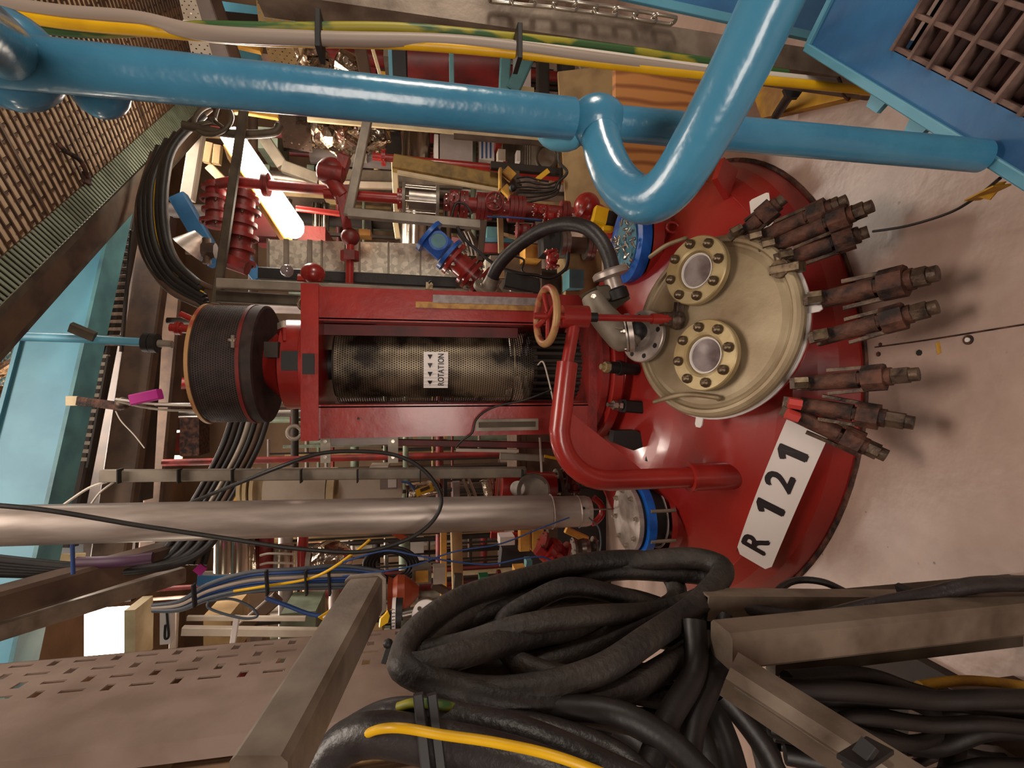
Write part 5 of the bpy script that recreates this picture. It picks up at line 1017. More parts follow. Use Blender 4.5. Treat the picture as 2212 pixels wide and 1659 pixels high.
# red pipe lines
R = 'red'
pipe('long thin red pipe running behind the mustard channel to the tan board', [P(805, 338, 3.6), P(1062, 362, 3.6), P(1250, 392, 3.6)], .026, R, (.05, .62), fr=2.2, nb=4)
pipe('red pipe passing right across the fluorescent lamp', [P(470, 398, 3.3), P(500, 392, 3.3), P(715, 412, 3.3)], .032, 'red_dull', (.42,), fr=2.2, nb=0)
pipe('small bright red pipe right of the fluorescent lamp', [P(640, 450, 3.6), P(735, 462, 3.6)], .02, R)
pipe('red pipe with shiny top edge in front of the cream post', [P(700, 418, 3.0), P(868, 430, 3.0)], .030, R, (.98,), fr=2.0, nb=4)
t = thing('sight_cylinder', 'grey steel sight cylinder with tie rods in the red pipe line', 'sight glass', P(910, 428, 3.0))
obj('cylinder', MB().cyl(P(884, 428, 3.0), P(944, 434, 3.0), .065, 24), 'steel', t)
for px in (876, 948): q = P(px, 428 + (px - 876) * .08, 3.0); obj('flange', MB().disc(q, (0, 0, 1), .088, .018, 24), 'galv', t, q)
for k in range(6): a_ = 2 * pi * k / 6; o_ = V((cos(a_) * .078, sin(a_) * .078, 0)); obj('tie_rod', MB().cyl(P(876, 428, 3.0) + o_, P(948, 434, 3.0) + o_, .005, 6), 'bolt_bright', t)
pipe('red flanged pipe line running below the mustard channel to the tan board', [P(958, 438, 3.0), P(1120, 452, 3.0), P(1300, 470, 3.0)], .045, 'red_dull', (.06, .12, .22, .27, .42, .47, .75), fr=1.75, nb=6)
valve('dark red ball valve with big body in the flanged pipe line below the yellow clamp', P(1062, 442, 2.98), (0, 0, 1), (-.2, -1, 0), .062, 'red_dull', nb=6)
valve('maroon check valve in the flanged pipe line beside the steel sight cylinder', P(985, 436, 2.98), (0, 0, 1), (0, -1, .2), .05, 'red_dull', wh=False)
valve('red valve with bolted flanges inside the hose arch, upper one', P(1135, 498, 2.95), (0, 0, 1), (-1, -.2, 0), .05, 'red_dull', wh=False)
valve('small red flanged cock at the end of the dark pipe line', P(1168, 455, 2.9), (0, 0, 1), (-.2, -1, 0), .04, R, wh=False)
valve('small red valve cluster inside the hose arch near the handwheel', P(1192, 560, 2.85), (1, 0, .1), (0, -1, 0), .045, R, wh=False)
valve('small red tee valve beside the yellow and black lever box', P(1190, 468, 2.85), (0, .2, 1), (-1, 0, 0), .04, R, wh=False)
t = thing('red_elbow', 'glossy red cast elbow with rounded cap next to the blue bend', 'fitting', P(1270, 448, 2.6)); obj('elbow_body', MB().sphere(P(1268, 446, 2.6), .075, 20, (1, 1, .95)).tube([P(1268, 450, 2.6), P(1300, 470, 2.6), P(1330, 500, 2.62)], .055, 18), R, t); fl(t, P(1252, 458, 2.58), (.5, 0, .8), .085, .02, R, 6)
lv = thing('lever_box', 'yellow and black valve lever block above the blue flange ring', 'valve handle', P(1310, 478, 2.45)); obj('yellow_end', MB().bar(P(1282, 464, 2.45), P(1308, 472, 2.45), .09, .06), 'yellow', lv); obj('black_grip', MB().bar(P(1308, 472, 2.45), P(1328, 477, 2.45), .075, .06), 'black', lv); obj('lower_tab', MB().bar(P(1302, 494, 2.45), P(1322, 496, 2.45), .03, .04), 'yellow', lv)
# coupling between gearbox and ring
pipe('brown steel coupling with bright flanges beside the black gearbox', [P(1216, 528, 2.9), P(1275, 532, 2.9)], .05, 'brown', (.02, .95), fr=1.7, m2='steel', nb=6)
# blue sight glass + red flanged pipe, tilted
c = P(946, 528, 2.75); e = P(1024, 598, 2.75); d = (e - c).normalized(); x, y, z = frame(d, (0, -1, 0))
t = thing('blue_sight_glass', 'bright blue sight glass body joined at a slant to red flanged pieces', 'sight glass', c)
obj('body', MB().bar(c - d * .055, c + d * .055, .13, .13, (0, -1, 0), .35), 'blue_valve', t, c)
for q in (-.075, .072): obj('flange', MB().disc(c + d * q, d, .098, .022, 28), 'blue_valve', t, c + d * q)
obj('glass_window', MB().disc(c - V((0, .068, 0)), (0, -1, .0), .040, .006, 24), 'teal', t, c); obj('window_ring', MB().lathe(c - V((0, .062, 0)), (0, -1, 0), [(.04, 0), (.052, 0), (.052, .014), (.04, .014)], 24), 'blue_valve', t, c)
bolts(t, c - d * .053, -d, .08, 6, .011, 'bolt_bright')
t = thing('red_flanged_pipe', 'stack of red bolted flanges slanting from the blue sight glass to the hose', 'pipe', e)
obj('pipe_run', MB().cyl(c + d * .09, e + d * .02, .062, 24), R, t)
for q, r_ in ((.108, .098), (.20, .085), (.235, .09), (.29, .098), (.33, .088)): o_ = obj('flange', MB().disc(c + d * q, d, r_, .020, 28), R, t, c + d * q)
bolts(t, c + d * .13, d, .08, 6, .011, 'bolt_bright'); bolts(t, c + d * .255, d, .078, 6, .010, 'bolt_bright')
one('grey_collar', 'grey ring flange at the end of the slanting red flanges', 'flange', MB().disc(c + d * .375, d, .088, .02, 28), 'galv')
# red ball valve with levers
q = P(716, 372, 3.0)
t = thing('red_ball_valve', 'dark red round valve body in front of the grey trunking', 'valve', q); obj('ball', MB().sphere(q, .085, 20, (1, .8, 1)), 'red_dull', t, q); obj('boss', MB().bar(P(730, 350, 3.0), P(752, 358, 3.0), .09, .08).cyl(P(690, 370, 2.97), P(740, 380, 2.97), .05, 14), 'red_dull', t, q); obj('neck', MB().tube([P(716, 385, 3.0), P(730, 410, 2.98), P(742, 425, 2.98)], .045, 14), 'red_dull', t, q)
one('red_lever', 'flat red lever bar slanting down from the round red valve', 'lever', MB().bar(P(736, 420, 2.96), P(754, 510, 2.94), .05, .03).bar(P(740, 400, 2.96), P(744, 440, 2.96), .09, .02), 'red_dull')
t = thing('red_ball_valve', 'small red ball joint where the lever meets the duct', 'valve', P(757, 512, 2.95)); obj('ball', MB().sphere(P(757, 512, 2.95), .052, 16), 'red_dull', t)
pipe('red vertical drop pipe in front of the galvanised duct', [P(757, 520, 2.95), P(755, 612, 2.95)], .022, R)
t = thing('red_union', 'red bolted union in front of the galvanised duct', 'fitting', P(756, 553, 2.94)); obj('union', MB().bar(P(756, 543, 2.94), P(756, 563, 2.94), .10, .07, None, .3), 'red_dull', t)
# red stacks near the fluorescent lamp
def rstack(label, x0, y0, x1, y1, Y, r, n, m='red_dull'):
    a = P(x0, y0, Y); b = P(x1, y1, Y); t = thing('valve_stack', label, 'valve', b); obj('spool', MB().cyl(a, b, r, 18), m, t)
    for i in range(n):
        q = a + (b - a) * ((i + .5) / n); fl(t, q, (b - a), r * (1.55 if i % 2 else 1.35), r * .35, m, 5 if i % 2 else 0, 'bolt')
    return t
rstack('stack of dark red flanges left of the dark square bar', 466, 395, 466, 492, 3.4, .058, 4)
rstack('taller stack of dark red flanges beside the fluorescent lamp', 528, 415, 512, 580, 3.3, .066, 6)
one('red_foot_valve', 'dark red bonnet at the foot of the taller flange stack', 'valve', MB().bar(P(485, 562, 3.2), P(535, 580, 3.2), .08, .10, None, .3), 'red_dull')
t = thing('red_dome_valve', 'glossy red domed valve cap standing behind the red frame top', 'valve', P(675, 598, 2.8)); obj('dome', MB().sphere(P(676, 592, 2.8), .058, 20, (1, 1, 1.1)), R, t); obj('collar', MB().bar(P(645, 603, 2.8), P(695, 605, 2.8), .05, .06, None, .3), R, t)
one('glass_dome', 'small dark glass dome beside the red domed valve', 'dome', MB().sphere(P(620, 585, 2.9), .035, 14), 'glass')
t = thing('drum_lamp', 'white round metal lamp shade by the dark blue brace', 'lamp', P(430, 520, 4.2)); obj('shade', MB().cyl(P(405, 540, 4.2), P(436, 510, 4.2), .12, 24, .06), 'pipe_steel', t); obj('rim', MB().bar(P(402, 545, 4.2), P(436, 548, 4.2), .03, .03), 'offwhite', t)
t = thing('brown_valve', 'small brown valve under the white round lamp shade', 'valve', P(452, 545, 3.4)); obj('valve_body', MB().bar(P(438, 540, 3.4), P(466, 542, 3.4), .09, .08, None, .3).cyl(P(446, 515, 3.4), P(448, 570, 3.4), .025, 10), 'brown', t)
hw_ = thing('dark_handwheel', 'dark round handwheel hanging from the walkway corner', 'handwheel', P(452, 262, 3.2)); o_, sp = wheel('rim', hw_, P(460, 258, 3.2), (.3, -1, .2), .11, .014, 'strut_dark', 3); obj('spokes', sp, 'strut_dark', hw_)
one('arched_bar', 'curved dark flat bar above the fluorescent lamp', 'bar', MB().tube([P(395, 270, 3.2), P(450, 282, 3.2), P(520, 290, 3.2), P(590, 286, 3.2), P(604, 270, 3.2)], .026, 8), 'strut_dark')
t = pipe('thick dark red duct behind the yellow cable, right of the black block', [P(872, 140, 3.6), P(1085, 148, 3.6)], .13, 'red_dark', n=24)
one('cream_tag', 'yellow framed cable tag on the wires behind the rail elbow', 'tag', MB().bar(P(1160, 388, 3.0), P(1185, 368, 3.0), .03, .006), 'yellow')
yv = thing('yellow_pipe_clamps', 'yellow painted clamp pieces on the brown junction by the red pipe', 'clamp', P(1095, 400, 3.1)); obj('upright_plate', MB().bar(P(1080, 365, 3.05), P(1080, 410, 3.05), .015, .05), 'yellow_kerb', yv); obj('yellow_block', MB().bar(P(1090, 368, 3.05), P(1108, 385, 3.05), .06, .05), 'yellow_kerb', yv); obj('lower_block', MB().bar(P(1088, 405, 3.05), P(1104, 422, 3.05), .05, .05), 'yellow_kerb', yv); obj('black_socket', MB().sphere(P(1108, 406, 3.0), .025, 12), 'black', yv)
one('brown_junction', 'brown junction block carrying the yellow clamps', 'block', MB().bar(P(1080, 395, 3.15), P(1118, 400, 3.15), .16, .1), 'brown')
for k in range(6):
    cable('%s of the dark wires fanning out from the yellow clamps' % ('uppermost', 'second', 'third', 'fourth', 'fifth', 'lowest')[k], [P(1116, 385 + k * 10, 3.05), P(1140, 382 + k * 11, 3.02), P(1160, 388 + k * 9, 3.0), P(1185, 392 + k * 7, 3.0), P(1205, 385 + k * 6, 3.0), P(1214, 350 + k * 5, 3.05)][:4 + k % 3], .006, 'rubber')
cable('dark cable looping from the blue rail to the tagged wires', [P(1205, 318, 3.0), P(1208, 350, 3.0), P(1225, 372, 3.0), P(1205, 395, 3.0), P(1196, 410, 3.0), P(1165, 415, 3.0)], .009, 'hose_smooth')
cable('black cable trailing from the bracket over the hose arch', [P(988, 490, 2.6), P(1000, 512, 2.6), P(1035, 545, 2.6), P(1075, 575, 2.55), P(1120, 590, 2.5), P(1155, 594, 2.5), P(1190, 600, 2.5), P(1222, 580, 2.5), P(1228, 545, 2.5)], .009, 'rubber')
cable('thin black cable looping below the black gearbox', [P(1035, 550, 2.7), P(1085, 550, 2.7), P(1130, 560, 2.7), P(1128, 585, 2.65), P(1150, 596, 2.6)], .006, 'rubber')
cable('blue wire stretched above the black hose arch', [P(1052, 468, 2.9), P(1110, 470, 2.9), P(1170, 476, 2.9)], .006, 'cable_blue')
cable('thin black lead curving over the red pipe line', [P(975, 470, 2.9), P(985, 440, 2.9), P(1005, 442, 2.9), P(1020, 462, 2.9)], .007, 'rubber')
t = thing('wire_cage', 'tangled grey bracket with wires beside the blue sight glass', 'bracket', P(1020, 520, 2.9)); obj('cage_plate', MB().bar(P(1000, 500, 2.95), P(1030, 545, 2.95), .08, .03), 'brown', t)
for k in range(3): obj('wire', MB().tube([P(995 + k * 8, 500, 2.9), P(1005 + k * 9, 520 + k * 5, 2.88), P(1012 + k * 8, 552, 2.9)], .004, 6), 'cable_white', t)
# ================================================================== BACKGROUND, LEFT HALF (photo bottom)
B4 = [
 ('grey_trunking', 'long grey trunking strapped with black ties above the wide steel pipe', 'trunking', 220, 1028, 1135, 1020, 2.7, 24, 'galv'),
 ('wire_rail', 'thin steel rail just under the strapped grey trunking', 'rail', 215, 1040, 1165, 1025, 2.68, 3, 'bolt_bright'),
 ('white_conduit', 'horizontal thin white conduit under the red frame', 'conduit', 985, 972, 1120, 974, 2.6, 7, 'offwhite'),
 ('white_conduit', 'thin white tube standing beside the davit bend', 'conduit', 1166, 945, 1170, 1020, 2.6, 4, 'cable_white'),
 ('yellow_stick', 'yellow striped stick poking from behind the davit bend', 'rod', 1176, 985, 1222, 994, 2.6, 6, 'yellow'),
 ('cream_rail', 'cream frame rail above the slotted tray, long one', 'frame', 395, 1362, 700, 1366, 3.4, 18, 'offwhite'),
 ('cream_rail', 'cream frame rail behind the grey teardrop loop', 'frame', 405, 1335, 660, 1336, 3.5, 10, 'offwhite'),
 ('cream_rail', 'cream upright frame beside the dazzling ceiling lamp', 'frame', 322, 1315, 320, 1400, 3.5, 14, 'offwhite'),
 ('cream_rail', 'cream upright by the pale control panel', 'frame', 378, 1312, 374, 1400, 3.5, 14, 'offwhite'),
 ('white_post', 'bright white tube post crossing the cream frame', 'post', 512, 1330, 502, 1395, 3.1, 11, 'label_white'),
 ('brown_brace', 'brown slanting brace behind the cream frame', 'brace', 525, 1355, 600, 1290, 3.6, 26, 'brown'),
 ('yellow_column', 'yellow wooden column between steel pipe and hose coil, left one', 'column', 958, 1142, 958, 1300, 3.2, 14, 'yellow_wood'),
 ('tan_column', 'tan column beside the yellow wooden column', 'column', 985, 1142, 990, 1320, 3.3, 24, 'tan'),
 ('wooden_box', 'yellow wooden box end below the steel pipe, wide one', 'box', 1132, 1142, 1132, 1188, 3.0, 24, 'yellow_wood'),
 ('wooden_box', 'yellow wooden box end below the steel pipe, next to the perforated strip', 'box', 1160, 1142, 1160, 1188, 3.0, 26, 'yellow_wood'),
 ('perforated_upright', 'dark upright strip with tiny holes by the red valve', 'strip', 1192, 1140, 1192, 1195, 2.9, 22, 'brown'),
 ('yellow_offcut', 'jagged yellow offcut by the steel pipe end', 'offcut', 1222, 1144, 1268, 1165, 2.8, 14, 'yellow_wood'),
 ('grey_pipe_level', 'grey pipe lying beyond the hose coil top', 'pipe', 730, 1258, 905, 1262, 2.7, 20, 'galv'),
 ('brown_pipe', 'brown slanting pipe above the round white valve face', 'pipe', 935, 1262, 985, 1290, 2.6, 16, 'brown'),
 ('dark_post', 'dark grey post behind the green box', 'post', 990, 1240, 985, 1320, 2.9, 18, 'strut_dark'),
 ('orange_copper_pipe', 'orange brown bent pipe below the steel pipe', 'pipe', 850, 1150, 880, 1165, 3.0, 12, 'orange_pot'),
 ('teal_strip', 'blue grey panel edge under the shiny cylinders', 'panel', 430, 1250, 520, 1252, 3.6, 26, 'blue_deep'),
 ('grey_shelf', 'grey shelf lip under the shiny cylinders', 'shelf', 440, 1238, 690, 1235, 3.4, 8, 'galv'),
 ('perforated_board', 'white perforated board below the round valve face', 'board', 828, 1372, 882, 1374, 1.9, 22, 'offwhite'),
 ('dark_bank', 'dark equipment bank behind the wavy blue cords', 'equipment', 1080, 1200, 1180, 1205, 3.3, 40, 'black'),
 ('red_strip', 'red horizontal strip glimpsed under the steel pipe', 'panel', 1060, 1155, 1130, 1158, 3.5, 14, 'red'),
 ('red_strip', 'red strip low behind the green box', 'panel', 1000, 1280, 1060, 1282, 3.2, 18, 'red_dark'),
 ('copper_wire_stub', 'thin orange wire pair hanging by the foil strip', 'wire', 1075, 1025, 1070, 1080, 2.75, 4, 'orange_pot'),
 ('steel_tube', 'slanted bright tube behind the trunking, left of a pair', 'tube', 1000, 1035, 1018, 1078, 2.9, 6, 'stainless'),
 ('steel_tube', 'slanted bright tube behind the trunking, right of a pair', 'tube', 1012, 1033, 1030, 1078, 2.9, 6, 'stainless'),
 ('black_upright', 'black flat upright between foil and bright tubes', 'bar', 962, 1030, 962, 1078, 2.9, 8, 'black'),
 ('pale_strip', 'pale panel strip beside the black flat upright', 'panel', 985, 1040, 985, 1075, 3.0, 16, 'greybox'),
 ('red_inner_frame', 'dark red rail seen under the red frame', 'rail', 700, 952, 1190, 962, 2.62, 14, 'red_dark'),
 ('galv_conduit', 'grey conduit line beyond the red frame foot', 'conduit', 1080, 985, 1175, 990, 2.7, 14, 'galv'),
]
for nm, lb, ct, x0, y0, x1, y1, Y, w_, m in B4:
    q = wpx((x0 + x1) / 2, Y, w_); box3(nm, lb, ct, x0, y0, x1, y1, Y, q, q * .8, m)
for k, px in enumerate((262, 390, 505, 652, 773, 908, 1127)):
    q = P(px, 1027, 2.68); one('trunking_tie', 'black tie round the grey trunking, number %s from the photo left' % ('one', 'two', 'three', 'four', 'five', 'six', 'seven')[k], 'cable tie', MB().bar(q + V((.034, -.01, 0)), q + V((-.034, -.01, 0)), .006, .05), 'black')
one('grey_bend', 'two pale wires leaving the trunking end down to the steel pipe', 'wire', MB().tube([P(232, 1040, 2.7), P(190, 1055, 2.7), P(135, 1092, 2.7)], .006, 6).tube([P(245, 1042, 2.72), P(215, 1065, 2.72), P(195, 1092, 2.72)], .005, 6), 'cable_white')
# white tank and cabinet behind trunking
t = thing('white_tank', 'white cylindrical tank with cream flange behind the strapped trunking', 'tank', P(710, 1058, 3.2)); obj('tank_shell', MB().cyl(P(580, 1058, 3.2), P(710, 1056, 3.2), .13, 32), 'offwhite', t)
for px in (530, 546, 560): q = P(px, 1058, 3.2); obj('flange', MB().disc(q, (0, 0, 1), .13 if px != 530 else .10, .02, 28), 'cream', t, q)
obj('tank_band', MB().cyl(P(712, 1057, 3.2), P(727, 1057, 3.2), .135, 28), 'cream', t)
sbox('white_cabinet', 'flat white cabinet next to the white tank', 'cabinet', 732, 1034, 868, 1078, 3.1, .2, 'offwhite')
t = thing('junction_box', 'small grey junction box with white label on the white cabinet', 'box', P(860, 1055, 3.05)); a, b = slab(821, 1028, 858, 1057, 3.02, .06); obj('box_body', MB().box(a, b), 'greybox', t); a, b = slab(838, 1030, 856, 1053, 3.015, .006); obj('paper_label', MB().box(a, b), 'label_white', t)
cable('blue lead running from the grey junction box to the yellow tag', [P(868, 1040, 3.0), P(885, 1045, 2.98), P(898, 1062, 2.97)], .008, 'cable_blue')
t = thing('yellow_tag', 'yellow framed cable tag hanging under the trunking', 'tag', P(905, 1068, 2.9)); obj('tag_frame', MB().bar(P(898, 1066, 2.9), P(935, 1052, 2.9), .04, .005), 'yellow', t); obj('tag_insert', MB().bar(P(908, 1060, 2.89), P(928, 1052, 2.89), .018, .006), 'brown', t)
sbox('yellow_tank_part', 'yellow round tank part left of the white tank', 'tank', 495, 1060, 514, 1086, 3.4, .2, 'yellow_wood')
foil('crinkled foil strip hanging under the strapped trunking', [P(1052, 1035, 2.8), P(1060, 1078, 2.8)], .04, j=.2, n=10)
foil('crinkled foil piece behind the yellow framed tag', [P(880, 1062, 3.1), P(950, 1050, 3.1)], .05, j=.25, n=10)
# red pump
t = thing('red_pump', 'red pump housing with grey round face beside the davit bend', 'pump', P(1160, 1055, 2.7)); obj('housing', MB().cyl(P(1080, 1052, 2.75), P(1195, 1058, 2.75), .10, 26), R, t); obj('pump_face', MB().cyl(P(1150, 1058, 2.66), P(1150, 1058, 2.58), .085, 28), 'galv', t); obj('face_ring', MB().lathe(P(1150, 1058, 2.60), (0, -1, 0), [(.07, 0), (.09, 0), (.09, .03), (.07, .03)], 28), 'steel', t); obj('knob', MB().cyl(P(1118, 1055, 2.66), P(1118, 1055, 2.58), .04, 16), 'steel', t)
fl(t, P(1205, 1058, 2.75), (0, 0, 1), .12, .02, 'strut_dark', 6)
valve('dark red flanged valve beyond the red pump', P(1240, 1030, 2.75), (0, 0, 1), (-1, 0, 0), .06, 'red_dark', wh=False)
for k, px in enumerate((1262, 1284, 1300)): one('threaded_stud', 'bright threaded stud under the davit bend, %s' % ('left', 'middle', 'right')[k], 'stud', MB().cyl(P(px - 22, 1022 + k * 3, 2.62), P(px, 1026 + k * 3, 2.62), .008, 8), 'steel')
pipe('bright red curved handle below the steel pipe end', [P(1282, 1075, 2.7), P(1298, 1090, 2.7), P(1300, 1110, 2.7), P(1288, 1126, 2.7), P(1278, 1130, 2.7)], .018, R, k=6)
# cylinders under the steel pipe
for k, (px, r_, m_, lb) in enumerate(((490, 26, 'stainless', 'shiny stainless cylinder under the steel pipe, leftmost'), (522, 26, 'stainless', 'shiny stainless cylinder under the steel pipe, second'), (612, 24, 'stainless', 'shiny stainless cylinder wrapped with white cords'), (655, 12, 'red', 'bright red standing pipe next to the corded cylinder'), (577, 16, 'red_dull', 'dull red cylinder between shiny ones'))):
    pipe(lb, [P(px, 1140 if px != 612 else 1180, 3.3), P(px - 2, 1232, 3.3)], wpx(px, 3.3, r_) * .9, m_, n=24, cat='cylinder', name='steel_cylinder')
for k, py in enumerate((1196, 1216)): cable('white cord tied round the shiny cylinder, %s' % ('upper', 'lower')[k], [P(562, py + 4, 3.2), P(580, py, 3.18), P(610, py, 3.15), P(636, py + 1, 3.2)], .007, 'cable_white')
foil('crinkled foil strip between the shiny and the dull red cylinder', [P(548, 1160, 3.3), P(552, 1228, 3.3)], .035, j=.25, n=10)
t = thing('foil_pod', 'rounded foil covered pod above the blue cable bundle', 'insulation', P(710, 1205, 3.2)); mb = MB().sphere(P(712, 1208, 3.2), .115, 22, (1, .7, 1.2), .05); mb.sm = [False] * len(mb.sm); obj('foil_cover', mb, 'foil', t); obj('pod_end', MB().cyl(P(664, 1208, 3.2), P(674, 1208, 3.2), .07, 16), 'pipe_steel', t)
# red machinery around
valve('red valve with slanted flange left of the blind flange ring', P(1195, 1185, 2.35), (.5, 0, 1), (-.4, -1, 0), .062, R, wh=False, nb=6)
one('red_lug', 'bright red slanting lug beside the red slanted valve', 'bracket', MB().bar(P(1160, 1186, 2.3), P(1205, 1222, 2.3), .05, .05).cyl(P(1180, 1190, 2.3), P(1190, 1200, 2.3), .05, 14), R)
pipe('red slanting pipe seen through the hose coil', [P(1210, 1225, 2.2), P(1150, 1262, 2.2), P(1085, 1298, 2.2)], .040, R, (.1, .55), fr=1.5)
one('pipe_union', 'bright steel union at the lower end of the red slanting pipe', 'fitting', MB().cyl(P(1062, 1308, 2.2), P(1090, 1296, 2.2), .035, 16), 'stainless')
valve('steel bodied valve beside the blind flange ring', P(1262, 1182, 2.45), (0, 0, 1), (-1, -.4, 0), .055, 'steel', 'steel', wh=False)
sbox('green_box', 'small green box under the wavy blue cords', 'box', 1036, 1246, 1056, 1268, 2.5, .06, 'green_box')
sbox('paper_label', 'pale yellow label on a grey box above the orange pot', 'label', 898, 1234, 925, 1258, 2.38, .01, 'yellow_wood')
sbox('grey_relay_box', 'small grey box behind the pale yellow label', 'box', 890, 1230, 932, 1262, 2.4, .08, 'galv')
sbox('white_bracket_box', 'white bracket box right of the pale yellow label', 'box', 936, 1226, 962, 1262, 2.5, .06, 'offwhite')
sbox('white_carton', 'white carton behind the wavy blue cords', 'box', 1080, 1160, 1112, 1178, 3.0, .1, 'label_white')
sbox('wood_turned_piece', 'small pale turned wooden piece near the red valve', 'block', 1112, 1228, 1136, 1250, 2.8, .08, 'yellow_wood')
sbox('blue_bar_box', 'dark teal block near the small wooden piece', 'block', 1138, 1212, 1150, 1250, 2.85, .08, 'teal')
t = thing('orange_pot', 'orange brown rounded pot above the black lettered ring', 'pot', P(880, 1275, 2.2)); obj('pot_body', MB().lathe(P(905, 1277, 2.2), (0, 0, 1), [(.02, 0), (.05, .03), (.072, .06), (.075, .09), (.06, .11), (.07, .13)], 24), 'orange_pot', t)
# round valve face and lettered ring
q = P(920, 1326, 1.9); t = thing('round_valve_face', 'white round valve face with holes beside the hose coil', 'valve', q); ax = V((.25, -1, 0)).normalized()
obj('face_disc', MB().disc(q, ax, .052, .02, 32), 'label_white', t); obj('hub', MB().disc(q + ax * .02, ax, .022, .006, 20), 'greybox', t); obj('hub_hole', MB().disc(q + ax * .027, ax, .008, .001, 12), 'black', t)
for k in range(4): x, y, z = frame(ax); a_ = pi / 4 + pi / 2 * k; obj('face_hole', MB().disc(q + ax * .0205 + (x * cos(a_) + y * sin(a_)) * .034, ax, .008, .001, 12), 'brown', t)
obj('valve_barrel', MB().cyl(q - ax * .10, q, .045, 24).cyl(q - V((0, -.03, .0)) + V((0, 0, .02)), P(870, 1328, 1.93), .02, 14), 'steel', t)
q = P(853, 1328, 1.92); t = thing('valve_ring', 'black knurled ring with white lettered band beside the round valve face', 'valve ring', q)
obj('ring_body', MB().cyl(P(846, 1328, 1.92), P(868, 1328, 1.92), .060, 28), 'black', t)
zc1, zc2 = P(846, 1328, 1.86).z, P(854, 1328, 1.86).z
obj('white_band', MB().cyl(V((q.x, 1.92, zc2)), V((q.x, 1.92, zc1)), .0612, 28, caps=False), 'label_white', t)
def wr(p):
    a_ = (p.x - q.x) / .0617; return V((q.x + sin(a_) * .0617, 1.92 - cos(a_) * .0617, p.z))
letters(t, 'HV R21157', .0145, V((q.x, 0, (zc1 + zc2) / 2)), (1, 0, 0), (0, 0, 1), [-.050 + .0118 * k for k in range(9)], wr, .0003)
one('yellow_flag', 'crumpled yellow flag tag left of the black lettered ring', 'tag', MB().prism([P(838, 1320, 1.95), P(842, 1330, 1.95), P(838, 1345, 1.95), P(820, 1356, 1.95), P(822, 1338, 1.95), P(832, 1328, 1.95)], V((0, .01, .004))), 'yellow')
# pale control panel
t = thing('control_board', 'pale upright panel with dark hooked cable beside the cream frames', 'panel', P(358, 1350, 3.4)); a, b = slab(345, 1318, 368, 1392, 3.4, .06); obj('panel_body', MB().box(a, b), 'label_white', t); obj('hooked_cable', MB().tube([P(360, 1320, 3.37), P(362, 1345, 3.37), P(364, 1375, 3.37), P(356, 1378, 3.37), P(357, 1350, 3.37)], .007, 6), 'black', t)
# ================================================================== CROWDED RACKS FURTHER BACK
for k, (x0, x1, Y_, h_, m_) in enumerate(((-2.3, -1.4, 3.5, .62, 'brown_dark'), (-1.36, -.75, 3.6, .70, 'black'), (-.72, -.2, 3.7, .66, 'strut_dark'), (-.16, .5, 3.75, .60, 'brown_dark'), (-3.2, -2.4, 3.6, .8, 'brown'))):  # dark cabinets added to darken the bright floor gaps behind the vessel
    t = thing('added_dark_cabinet', ('near black low cabinet added to darken the gap behind the hose coil', 'black low cabinet added to darken the gap behind the blind flange ring', 'dark steel low cabinet added to darken the gap behind the davit bend', 'near black low cabinet added to darken the gap behind the agitator foot', 'brown low cabinet added to darken the gap at the far left behind the slotted tray')[k], 'cabinet', ((x0 + x1) / 2, Y_, 0))
    obj('cabinet_body', MB().box((x0, Y_, 0), (x1, Y_ + .4, h_)), m_, t); obj('cabinet_top', MB().box((x0 - .01, Y_ - .015, h_), (x1 + .01, Y_ + .41, h_ + .02)), 'brown', t)
    for q in range(2): xm_ = x0 + (x1 - x0) * (.27 + .46 * q); obj('cabinet_door', MB().box((xm_ - (x1 - x0) * .2, Y_ - .012, .06), (xm_ + (x1 - x0) * .2, Y_, h_ - .06)), m_, t)
random.seed(21)
mats = ['red_dull', 'galv', 'brown', 'cream', 'red_dark', 'steel', 'tan', 'brown_dark', 'greybox', 'strip_green']
lbm = {'red_dull': 'dull red', 'galv': 'grey galvanised', 'brown': 'brown', 'cream': 'cream', 'red_dark': 'dark maroon', 'steel': 'bare steel', 'tan': 'tan', 'brown_dark': 'near black', 'greybox': 'pale grey', 'strip_green': 'grey green'}
for i in range(120):                       # upright pipes and ducts from floor upward
    m = random.choice(mats); Y = random.uniform(4.6, 8.4); X = max(-4.85, min(4.85, random.uniform(-.82, .74) * Y)); r = random.choice([.02, .03, .045, .07])
    z1 = random.choice([2.4, 3.0, 3.6, 4.6]); g = 'upright %s pipes in the far racks' % lbm[m]
    if r > .04 and i % 2:
        t = thing('rack_pipe', '%s upright pipe in the crowded far racks' % lbm[m], 'pipe', (X, Y, 0), g); obj('pipe_run', MB().cyl((X, Y, 0), (X, Y, z1), r, 12), m, t)
        for zf in (random.uniform(.4, 1.2), random.uniform(1.3, 2.2)): fl(t, (X, Y, zf), (0, 0, 1), r * 1.7, .04, m)
    else: one('rack_pipe', '%s upright pipe in the crowded far racks' % lbm[m], 'pipe', MB().cyl((X, Y, 0), (X, Y, z1), r, 10), m, g)
